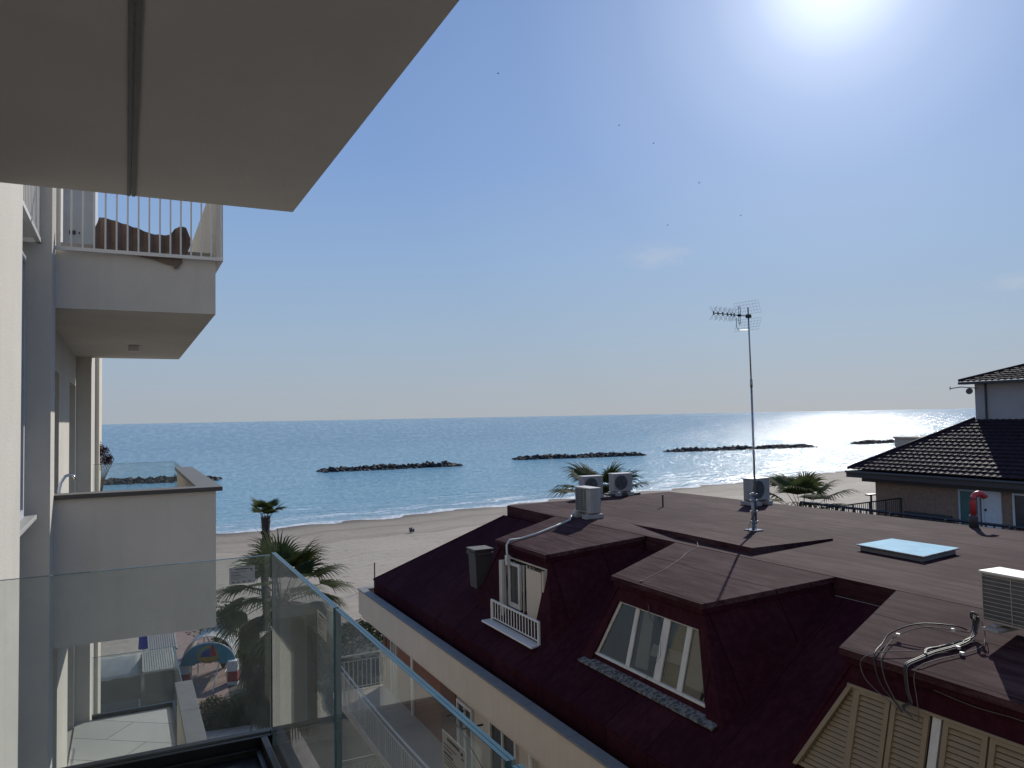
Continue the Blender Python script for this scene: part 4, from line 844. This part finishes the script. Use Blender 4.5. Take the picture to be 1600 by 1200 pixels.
M['tile'] = mat('roof_tile', (.022,.013,.018), .6, .35, 3, .3, 20, spec=.07, col2=(.042,.026,.032))
def tile_plane(name, eave_a, eave_b, top_a, top_b, parent, pitch_w=.30, row=.36):
    """corrugated, stepped tile field on the quad eave_a-eave_b-top_b-top_a"""
    ea, eb, ta, tb = map(Vector, (eave_a, eave_b, top_a, top_b)); n0 = (eb-ea).cross(ta-ea).normalized()
    if n0.z < 0: n0 = -n0
    rows = max(2, int(((ta+tb)/2-(ea+eb)/2).length/row)); E = (eb-ea).normalized(); L0 = (eb-ea).length
    m_ = MB(); seg = .06
    for r in range(rows):
        t0, t1 = r/rows, (r+1)/rows
        A0, B0, A1, B1 = ea+(ta-ea)*t0, eb+(tb-eb)*t0, ea+(ta-ea)*t1, eb+(tb-eb)*t1
        n = max(3, int((B0-A0).length/seg)); vs = []
        for (A_, B_, lift) in ((A0,B0,-.01),(A0,B0,.05),(A1,B1,.0)):
            for i in range(n+1):
                q = A_+(B_-A_)*i/n; w = (q-ea).dot(E); hgt = .045*abs(math.sin(math.pi*w/pitch_w))
                vs.append(q+n0*(lift+hgt))
        W = n+1; m_.add(vs, [(j*W+i, j*W+i+1, (j+1)*W+i+1, (j+1)*W+i) for j in range(2) for i in range(n)])
    o = m_.build(name, M['tile'], parent); return o
tile_plane('roof', (33.05,-2,-3.0), (33.05,27.45,-3.0), (38,-2,-.58), (38,23.85,-.58), Hs)
tile_plane('roof', (33.05,27.45,-3.0), (50,27.45,-3.0), (38,23.85,-.58), (45,23.85,-.58), Hs)
tile_plane('roof', (37.5,-2,1.33), (37.5,24.3,1.33), (46,-2,4.2), (46,16.0,4.2), Hs)
m_ = MB(); m_.tube([(33.05,27.45,-2.93),(38,23.85,-.50)], .07, 8); m_.tube([(37.5,24.3,1.40),(46,16,4.27)], .07, 8); m_.build('ridge_tile', M['tile'], Hs, smooth=True)
m_ = MB(); m_.box(32.98,34,-4,27.5,-3.4,-3.06); m_.box(34,50,26.6,27.5,-3.4,-3.06); m_.box(33.5,34,-4,27.0,-3.62,-3.4); m_.box(37.45,38,-4,24.3,1.2,1.32); m_.build('eaves', mat('eaves', (.045,.035,.035), .6, .15, 5), Hs)
m_ = MB(); m_.tube([(32.93,-4,-3.12),(32.93,27.5,-3.12)], .06, 8); m_.build('gutter', M['coping_dark'], Hs, smooth=True)
def hdoor(y0, y1, z0, z1, m1, m2, name='door'):
    f = MB(); w = .09; f.box(33.93,34,y0-w,y0,z0,z1+w); f.box(33.93,34,y1,y1+w,z0,z1+w); f.box(33.93,34,y0,y1,z1,z1+w); f = f.build(name, M[m1], Hs); MB().box(33.96,33.99,y0,y1,z0,z1).build('panel', M[m2], f); return f
M['teal_panel'] = mat('teal_panel', (.06,.13,.12), .4, .1, 4)
d1 = hdoor(20.40,21.08,-5.35,-3.72,'white_metal','white_paint'); MB().box(33.90,33.96,20.98,21.03,-4.55,-4.45).build('handle', M['ink'], d1)
hdoor(21.35,22.15,-5.35,-3.75,'panel_grey','teal_panel','window'); w2 = hdoor(17.6,19.75,-5.2,-3.75,'white_metal','blind','window')
MB().box(33.93,34,22.6,25.0,-5.30,-4.95).build('low_niche', M['coping_dark'], Hs)
m_ = MB(); m_.box(40,48,25.5,29.9,GZ,-1.66); m_.box(39.9,48,25.4,30.0,-1.66,-1.58)
tag(m_.build('chimney_block', M['cream'], loc=(44,27,GZ)), 'small flat topped block showing over the left slope of the tiled roof', 'building')
dd = empty('satellite_arm', (37.4,24.4,1.2), 'small dark aerial arm sticking out under the upper tiled eaves', 'antenna')
m_ = MB(); m_.tube([(38,23.7,1.0),(37.7,24.3,1.08),(37.5,24.75,1.02)], .025, 6); m_.tube([(37.5,24.75,.94),(37.5,24.75,1.12)], .02, 6); m_.build('arm', M['dark_metal'], dd)
m_ = MB(); m_.disc((37.85,23.98,.86),(.5,.6,.25),.16,.03,18); m_.build('dish', M['coping_grey'], dd)
# ================================================================== PALMS AND PLANTS
def palm(base, top, R, n, seed, label, dead=14, tr=.18, grp='fan palms', skirt=.6, elmin=-45, droop=.9):
    rnd = random.Random(seed); base = Vector(base); top = Vector(top)
    e = empty('palm_tree', base, label, 'palm tree', grp)
    tp_ = [base+(top-base)*k/8+Vector((.06*math.sin(k*1.3),.05*math.cos(k*1.7),0)) for k in range(9)]; tp_[0] = base; tp_[8] = top
    tm = MB(); tm.tube(tp_, [tr*1.25]+[tr*(1+.12*(k % 2)) for k in range(7)]+[tr*1.2], 10)
    for k in range(int((top-base).length*9)):     # leaf-base boots on the trunk
        a = rnd.uniform(0,6.28); t = rnd.uniform(.45,1); c = base+(top-base)*t; v = Vector((math.cos(a),math.sin(a),0))
        tm.tube([c+v*tr*.9, c+v*tr*1.35+Vector((0,0,.16))], [.035,.012], 4)
    tm.build('trunk', M['trunk'], e)
    def fronds(mb, N_, el0, el1, Lp, Rf, dr, spread=1.25, nl=20, m=0, dz=0):
        for k in range(N_):
            az = k*2.39996+rnd.uniform(-.3,.3); el = math.radians(el0+(el1-el0)*(k+.5)/N_+rnd.uniform(-8,8)); s = rnd.uniform(.85,1.12)
            h = Vector((math.cos(az),math.sin(az),0)); side = Vector((-h.y,h.x,0))
            d0 = h*math.cos(el)+Vector((0,0,math.sin(el))); pts = [top+h*tr*.4+Vector((0,0,-dz*rnd.random()))]; p = pts[0].copy(); d = d0.copy()
            for j in range(4): p = p+d*Lp*s/4; pts.append(p.copy()); d = (d+Vector((0,0,-.10*dr))).normalized()
            mb.tube(pts, [.022,.018,.015,.012,.010], 4, m)
            nrm = side.cross(d).normalized()
            for q in range(nl):
                a = -spread+2*spread*q/(nl-1); ld = (d*math.cos(a)+side*math.sin(a)+nrm*.10*math.cos(a*2)).normalized()
                ll = Rf*s*(1-.28*abs(a)/spread)*rnd.uniform(.88,1.05); w = .040*R/2.0+.004
                pp_ = p.copy(); dd_ = ld.copy(); wv = ld.cross(nrm).normalized(); row = [(pp_-wv*w*.35, pp_+wv*w*.35)]
                for j in range(4):
                    pp_ = pp_+dd_*ll/4; dd_ = (dd_+Vector((0,0,-1))*(.04+dr*(.12+.42*j*j/4)*rnd.uniform(.6,1.3))).normalized()
                    ww = w*(1,.85,.45,.08)[j]; row.append((pp_-wv*ww, pp_+wv*ww))
                vs = [v for ab in row for v in ab]; mb.add(vs, [(2*j,2*j+1,2*j+3,2*j+2) for j in range(4)], m)
    cm = MB(); fronds(cm, n, elmin, 80, R*.52, R*.62, droop, 1.3, 30, 0, .35); cm.build('crown', M['leaf_palm'], e)
    if dead: dm = MB(); fronds(dm, dead, -75, -25, R*.45, R*.55, 1.3, 1.2, 20, 0, skirt); dm.build('dead_fronds', M['leaf_dead'], e)
    return e
palm((4.9,27.4,GZ), (4.75,27.2,-6.0), 2.35, 36, 11, 'largest shaggy fan palm, behind the corner of the glass balustrade', 60, .20, skirt=2.6)
palm((7.82,50.2,GZ), (7.82,50.2,-6.0), 1.5, 11, 21, 'small slender palm with a sparse upright crown standing against the surf', 0, .24, elmin=42, droop=.6)
palm((15.6,24.0,GZ), (15.6,23.7,-3.3), 2.05, 24, 31, 'palm with fronds showing behind the two side by side fan units', 6, .2)
palm((28.4,26.3,GZ), (28.35,26.2,-4.75), 2.6, 30, 41, 'broad fan palm behind the maroon roof, beside the black iron railing', 8, .25)
def shrub(base, r, h, n, size, seed, label, matk='leaf_shrub', cat='shrub', stems=7, clumps=9, name='shrub'):
    rnd = random.Random(seed); base = Vector(base); e = empty(name, base, label, cat)
    f = MB(); s = MB()
    for k in range(clumps):
        a = rnd.uniform(0,6.28); q = rnd.uniform(.1,.75); c = base+Vector((math.cos(a)*r*q, math.sin(a)*r*q, h*rnd.uniform(.35,.9)))
        leaf_cloud(f, c, r*rnd.uniform(.3,.5), n//clumps, size, rnd, (1,1,.8), 0, .2); s.tube([base, base+(c-base)*.5+Vector((0,0,.1)), c], [.04,.025,.01], 5)
    f.build('leaves', M[matk], e); s.build('stem', M['trunk'], e); return e
shrub((4.6,43.5,GZ), 1.9, 3.6, 3600, .10, 5, 'feathery grey green tamarisk behind the little arch, left of the big palm', name='tamarisk', clumps=14)
shrub((7.6,40,GZ), 1.7, 2.6, 2600, .11, 6, 'round bush at the foot of the big palm on the garden side', name='bush')
shrub((14.5,41.5,GZ), 2.2, 2.6, 2600, .12, 8, 'dark bush by the sea side corner of the cream parapet', name='bush')
shrub((6.6,37.5,GZ), 1.3, 1.5, 2000, .10, 9, 'spiky low bush just right of the red and white pillar', name='bush')
# hedge: one clipped run
rnd = random.Random(12); he = empty('hedge', (6.5,36.2,GZ), 'dark clipped hedge between the pink gravel and the little arch', 'hedge')
f = MB()
for k in range(26):
    t = k/25; c = Vector((3.2+7.0*t, 35.9-.7*t+.35*math.sin(k*1.7), GZ+.45)); leaf_cloud(f, c, .66, 1100, .075, rnd, (1,1.3,.95), 0, .3)
f.build('leaves', M['leaf_hedge'], he); MB().box(3.3,10.0,35.4,35.6,GZ,GZ+.3).build('stem', M['trunk'], he)
# low planting on garden ground
rnd = random.Random(13); f = MB()
for k in range(5200):
    x = rnd.uniform(5.4,19); y = rnd.uniform(38.5,48.5)
    if rnd.random() < .5+.5*math.sin(x*.9)*math.cos(y*.6): leaf_cloud(f, (x,y,GZ+.12), .3, 5, .13, rnd, (1,1,.7), 0, 0)
tag(f.build('ground_cover', M['leaf_hedge']), kind='stuff'); bpy.data.objects['ground_cover']['label'] = 'patchy low green ground cover by the beach edge'; bpy.data.objects['ground_cover']['category'] = 'ground cover'
# ================================================================== BATHING ENTRANCE ARCH
ar = empty('entrance_arch', (3.65,41,GZ), 'teal entrance arch with a sailing boat emblem on red and white pillars', 'arch')
ax = Vector((1,-.30,0)).normalized(); ay = Vector((-ax.y, ax.x, 0)); ac0 = Vector((3.66,41.3,-12.0))
pts = [ac0+ax*(1.28*math.cos(a))+Vector((0,0,1.02*math.sin(a))) for a in [math.pi*k/20 for k in range(21)]]
inner = [ac0+ax*(.62*math.cos(a))+Vector((0,0,.16*math.sin(a)-.02)) for a in [math.pi*(20-k)/20 for k in range(21)]]
m_ = MB(); n = len(pts)
vs = pts+inner[::-1]; vs = vs+[v+ay*.12 for v in vs]
fs = [(i,i+1,n+i+1,n+i) for i in range(n-1)]+[(2*n+i,3*n+i,3*n+i+1,2*n+i+1) for i in range(n-1)]+[(i,2*n+i,2*n+i+1,i+1) for i in range(n-1)]+[(n+i,n+i+1,3*n+i+1,3*n+i) for i in range(n-1)]
m_.add(vs, fs); an = m_.build('arch_board', M['teal'], ar)
m_ = MB(); m_.tube([p+ay*.06+Vector((0,0,.02)) for p in pts], .035, 6); m_.build('arch_trim', M['white_paint'], an)
fo = -ay*.02
def em(poly, mt, k): MB().prism([ac0+ax*u+Vector((0,0,v))-ay*(.012*k) for u, v in poly], -ay*.01).build('emblem', M[mt], an)
em([(.50*math.cos(a), .30+.60*math.sin(a)) for a in [math.pi*k/12 for k in range(13)]]+[(-.30,.10),(0,.04),(.30,.10)], 'yellow', 1)
em([(.40*math.cos(a), .36+.44*math.sin(a)) for a in [math.pi*k/12 for k in range(13)]], 'teal', 2)
em([(-.36,.38),(.08,.38),(.10,.74),(-.02,.72),(-.26,.58)], 'blue', 3); em([(.10,.38),(.40,.40),(.22,.98),(.10,.78)], 'red_paint', 3); em([(-.40,.34),(.42,.36),(.28,.22),(-.24,.20)], 'yellow', 3)
m_ = MB(); m_.tube([ac0-ay*.05+ax*(-.55+.075*k)+Vector((0,0,.12+.07*math.sin(k*1.9)+.03*math.cos(k*3.1))) for k in range(16)], .018, 5); m_.build('lettering', M['ink'], an)
def pillar(c, sides):
    for k in range(3):
        m_ = MB()
        for j, sg in enumerate((0,1)):
            u0, u1 = (-.12,.0) if j == 0 else (.0,.42)
        m_.prism([c+ax*u+ay*v for u, v in ((-.24,-.2),(.24,-.2),(.24,.2),(-.24,.2))], (0,0,.5-.004)); o = m_
        m_ = MB(); m_.prism([c+Vector((0,0,.5*k+.001))+ax*u+ay*v for u, v in ((-.24,-.2),(.24,-.2),(.24,.2),(-.24,.2))], (0,0,.497)); m_.build('pillar_block', M['white_paint' if (k+sides) % 2 == 0 else 'red_paint'], ar)
pillar(Vector((4.78,40.85,-13.35+.0)), 0); pillar(Vector((2.62,41.9,-13.45)), 0)
m_ = MB(); c_ = ac0+ay*1.6
P = []
for j in range(5):
    for k in range(15):
        a = math.pi*k/14; P.append(ac0+ay*(.3+.7*j)+ax*(-.05+1.22*math.cos(a))+Vector((0,0,.18+1.12*math.sin(a))))
m_.add(P, [(j*15+k,j*15+k+1,(j+1)*15+k+1,(j+1)*15+k) for j in range(4) for k in range(14)]); vo = m_.build('vault_roof', M['white_plastic'], ar); sm = vo.modifiers.new('thick','SOLIDIFY'); sm.thickness = .03
m_ = MB()
for u in (-.85,.85):
    for j in (0,1.4,2.8): q = ac0+ay*(.3+j)+ax*u; m_.tube([q+Vector((0,0,-1.0)), q+Vector((0,0,.6))], .03, 6)
q = ac0+ax*.45; m_.tube([q+ay*.4+Vector((0,0,-.0)), q+ay*-1.2+Vector((0,0,-1.0))], .03, 6); m_.tube([q+ay*-1.2+Vector((0,0,-1.0)), q+ay*3+Vector((0,0,-1.0))], .03, 6)
m_.build('frame', M['white_metal'], ar)
# sheds and awnings of the beach club (seen below the middle balcony)
def shed(x0,x1,y0,y1,zl,zh,mt,label,name='shed',cat='shed'):
    e = empty(name, ((x0+x1)/2,(y0+y1)/2,GZ), label, cat); w = MB().box(x0+.1,x1-.1,y0+.1,y1-.1,GZ,zl-.04); w.build('wall', M['coping_dark'], e)
    r = MB(); n = int((x1-x0)/.09)
    for i in range(n):
        a = x0+(x1-x0)*i/n; b = x0+(x1-x0)*(i+.62)/n; r.hexa([(a,y0,zl),(b,y0,zl),(b,y1,zh),(a,y1,zh),(a,y0,zl+.05),(b,y0,zl+.05),(b,y1,zh+.05),(a,y1,zh+.05)])
    r.hexa([(x0,y0,zl-.03),(x1,y0,zl-.03),(x1,y1,zh-.03),(x0,y1,zh-.03),(x0,y0,zl-.004),(x1,y0,zl-.004),(x1,y1,zh-.004),(x0,y1,zh-.004)]); r.build('roof', M[mt], e)
M['reed'] = mat('reed', (.42,.39,.35), .9, .25, 7); M['reed_grey'] = mat('reed_grey', (.30,.28,.26), .9, .25, 7)
shed(.66,1.95,36.4,39.2,-10.55,-10.4,'reed','beach hut with a pale reed roof, nearer of two under the middle balcony')
shed(.95,2.2,39.7,42.6,-10.6,-10.35,'reed_grey','beach hut with a greyer reed roof, farther of two under the middle balcony')
aw = empty('awning', (-.8,37.5,GZ), 'white rolled awning beside the reed roofed huts', 'awning')
P = []
for j in range(9):
    for i in range(13):
        P.append((-2.5+3.1*i/12, 38.9-1.5*j/8, -10.35-.55*(j/8)**1.6+.03*math.sin(i*2.2+j)))
m_ = MB(); m_.add(P, [(j*13+i,j*13+i+1,(j+1)*13+i+1,(j+1)*13+i) for j in range(8) for i in range(12)]); q = m_.build('canvas', M['canvas'], aw, smooth=True); sm = q.modifiers.new('t','SOLIDIFY'); sm.thickness = .02
m_ = MB(); m_.box(-2.5,.6,37.42,37.5,-11.9,-10.92); m_.build('valance', M['coping_dark'], aw); m_ = MB()
for x in (-2.4,.55): m_.tube([(x,37.5,GZ),(x,37.5,-10.9)], .04, 6); m_.tube([(x,38.9,GZ),(x,38.9,-10.4)], .04, 6)
m_.build('frame', M['white_metal'], aw)
w_ = MB(); w_.box(-4,2.4,34.6,34.8,GZ,-11.5)
tag(w_.build('garden_wall', M['coping_dark'], loc=(-1,34.7,GZ)), 'dark low garden wall in front of the beach huts', 'wall')
iron_rail((-4,45,GZ),(1.4,44.5,GZ),1.0,46,'iron_railing','thin grey railing on the sand behind the rolled awning')
bt = empty('umbrella', (.9,47.5,GZ), 'closed blue beach umbrella behind the huts', 'umbrella'); MB().tube([(.9,47.5,GZ),(.9,47.5,-11.0)], .03, 6).build('pole', M['white_metal'], bt); MB().tube([(.9,47.5,-12.4),(.9,47.5,-11.8),(.9,47.5,-10.95)], [.30,.26,.04], 10).build('canopy', M['blue'], bt)
# ================================================================== BEACH THINGS
po = MB(); po.tube([(17.2,58.3,GZ),(17.2,58.3,GZ+1.9)], .05, 6); tag(po.build('pole', M['coping_dark'], loc=(17.2,58.3,GZ)), 'thin bare post on the sand at the left corner of the maroon building', 'post')
de = MB(); rr_ = random.Random(4)
for k in range(6): x, y = 29.4+rr_.uniform(-.25,.25), 84.6+rr_.uniform(-.25,.25); de.tube([(x,y,GZ-.02),(x+rr_.uniform(-.3,.3),y,GZ+rr_.uniform(.2,.5))], [.16,.07], 6)
tag(de.build('driftwood', M['coping_dark'], loc=(29.4,84.6,GZ)), 'lone dark lump of driftwood on the empty sand', 'driftwood')
la = empty('lamp_post', (74,58,GZ), 'small lamp post with a crosswise head on the beach left of the tiled house', 'lamp post')
_p = pixdir(1361,774); k_ = 62/_p.dot(fw); Lp = _p*k_; la.location = Vector((Lp.x,Lp.y,GZ)); WLOC[la.name] = la.location.copy()
MB().tube([(Lp.x,Lp.y,GZ),(Lp.x,Lp.y,Lp.z)], .09, 6).build('pole', M['dark_metal'], la); MB().box(Lp.x-.45,Lp.x+.45,Lp.y-.2,Lp.y+.2,Lp.z,Lp.z+.12).build('head', M['dark_metal'], la)
# rocks
def rock_templates():
    out_ = []
    for s in range(8):
        r = random.Random(100+s); bm = bmesh.new()
        for _ in range(14):
            v = Vector((r.gauss(0,1), r.gauss(0,1), r.gauss(0,1))).normalized()*r.uniform(.75,1.1); bm.verts.new(v)
        bmesh.ops.convex_hull(bm, input=bm.verts); bm.verts.ensure_lookup_table(); used = [v for v in bm.verts if v.link_faces]; ix = {v: i for i, v in enumerate(used)}
        out_.append(([v.co.copy() for v in used], [tuple(ix[v] for v in f.verts) for f in bm.faces])); bm.free()
    return out_
RT = rock_templates()
def breakwater(a, b, label, seed, h=1.35, w=4.2):
    r = random.Random(seed); a = Vector((*a,SEA)); b = Vector((*b,SEA)); L_ = (b-a).length; n = int(L_*12); m_ = MB(); t_ = (b-a).normalized(); s_ = Vector((-t_.y,t_.x,0))
    for _ in range(n):
        t = r.random(); v = r.uniform(-1,1); env = min(1, min(t, 1-t)*L_/4+.25)*(.85+.25*math.sin(t*L_*.35+seed)*r.random()); hh = h*env*(1-abs(v)**1.6)
        c = a+(b-a)*t+s_*v*w+Vector((0,0,max(-.3, hh-r.uniform(.3,.9)))); sz = r.uniform(.5,1.05); rot = Matrix.Rotation(r.uniform(0,6.28),3,'Z')@Matrix.Rotation(r.uniform(0,6.28),3,'X')
        vs, fs = RT[r.randrange(8)]; sc = Vector((r.uniform(.8,1.4), r.uniform(.7,1.1), r.uniform(.6,.95)))*sz
        m_.add([c+rot@Vector((q.x*sc.x,q.y*sc.y,q.z*sc.z)) for q in vs], fs)
    m_.tube([a+Vector((0,0,-2.0)), b+Vector((0,0,-2.0))], [w*.5,w*.5], 8)
    tag(m_.build('breakwater', M['rock'], loc=a), label, 'breakwater', 'rock breakwaters in the sea')
breakwater((-26,206),(20.0,196.5),'leftmost rock breakwater, seen through the balcony glass',1)
breakwater((46.4,207.5),(86.3,206),'rock breakwater left of the palm fronds, second from the left',2)
breakwater((111.5,220.5),(156.6,212.5),'middle rock breakwater above the twin fan units',3)
breakwater((175.8,223.5),(238,214),'long rock breakwater right behind the aerial mast',4)
breakwater((266.1,217.5),(310,217),'short rightmost rock breakwater half hidden by the tiled house',5,1.3)
# birds
for k, (x, y, d, lb) in enumerate(((778,115,80,'leftmost and highest of the tiny birds'),(967,196,95,'second highest tiny bird, above the small cloud'),(1021,224,90,'tiny bird just right above the small cloud'),(1092,286,85,'tiny bird high over the aerial'),(1043,352,90,'lowest tiny bird, right over the small cloud'),(1157,337,95,'rightmost tiny bird, over the aerial mast'))):
    c = pixdir(x, y)*d; m_ = MB(); m_.tube([c-Vector((.13,0,0)), c, c+Vector((.13,0,.01))], [.01,.035,.01], 5)
    m_.add([c+Vector((-.03,0,0)), c+Vector((.03,0,0)), c+Vector((.02,.22,.09)), c+Vector((-.01,.2,.09))], [(0,1,2,3)]); m_.add([c+Vector((-.03,0,0)), c+Vector((.03,0,0)), c+Vector((.02,-.22,.09)), c+Vector((-.01,-.2,.09))], [(0,1,2,3)])
    tag(m_.build('bird', M['bird'], loc=c), lb, 'bird', 'birds in the sky')
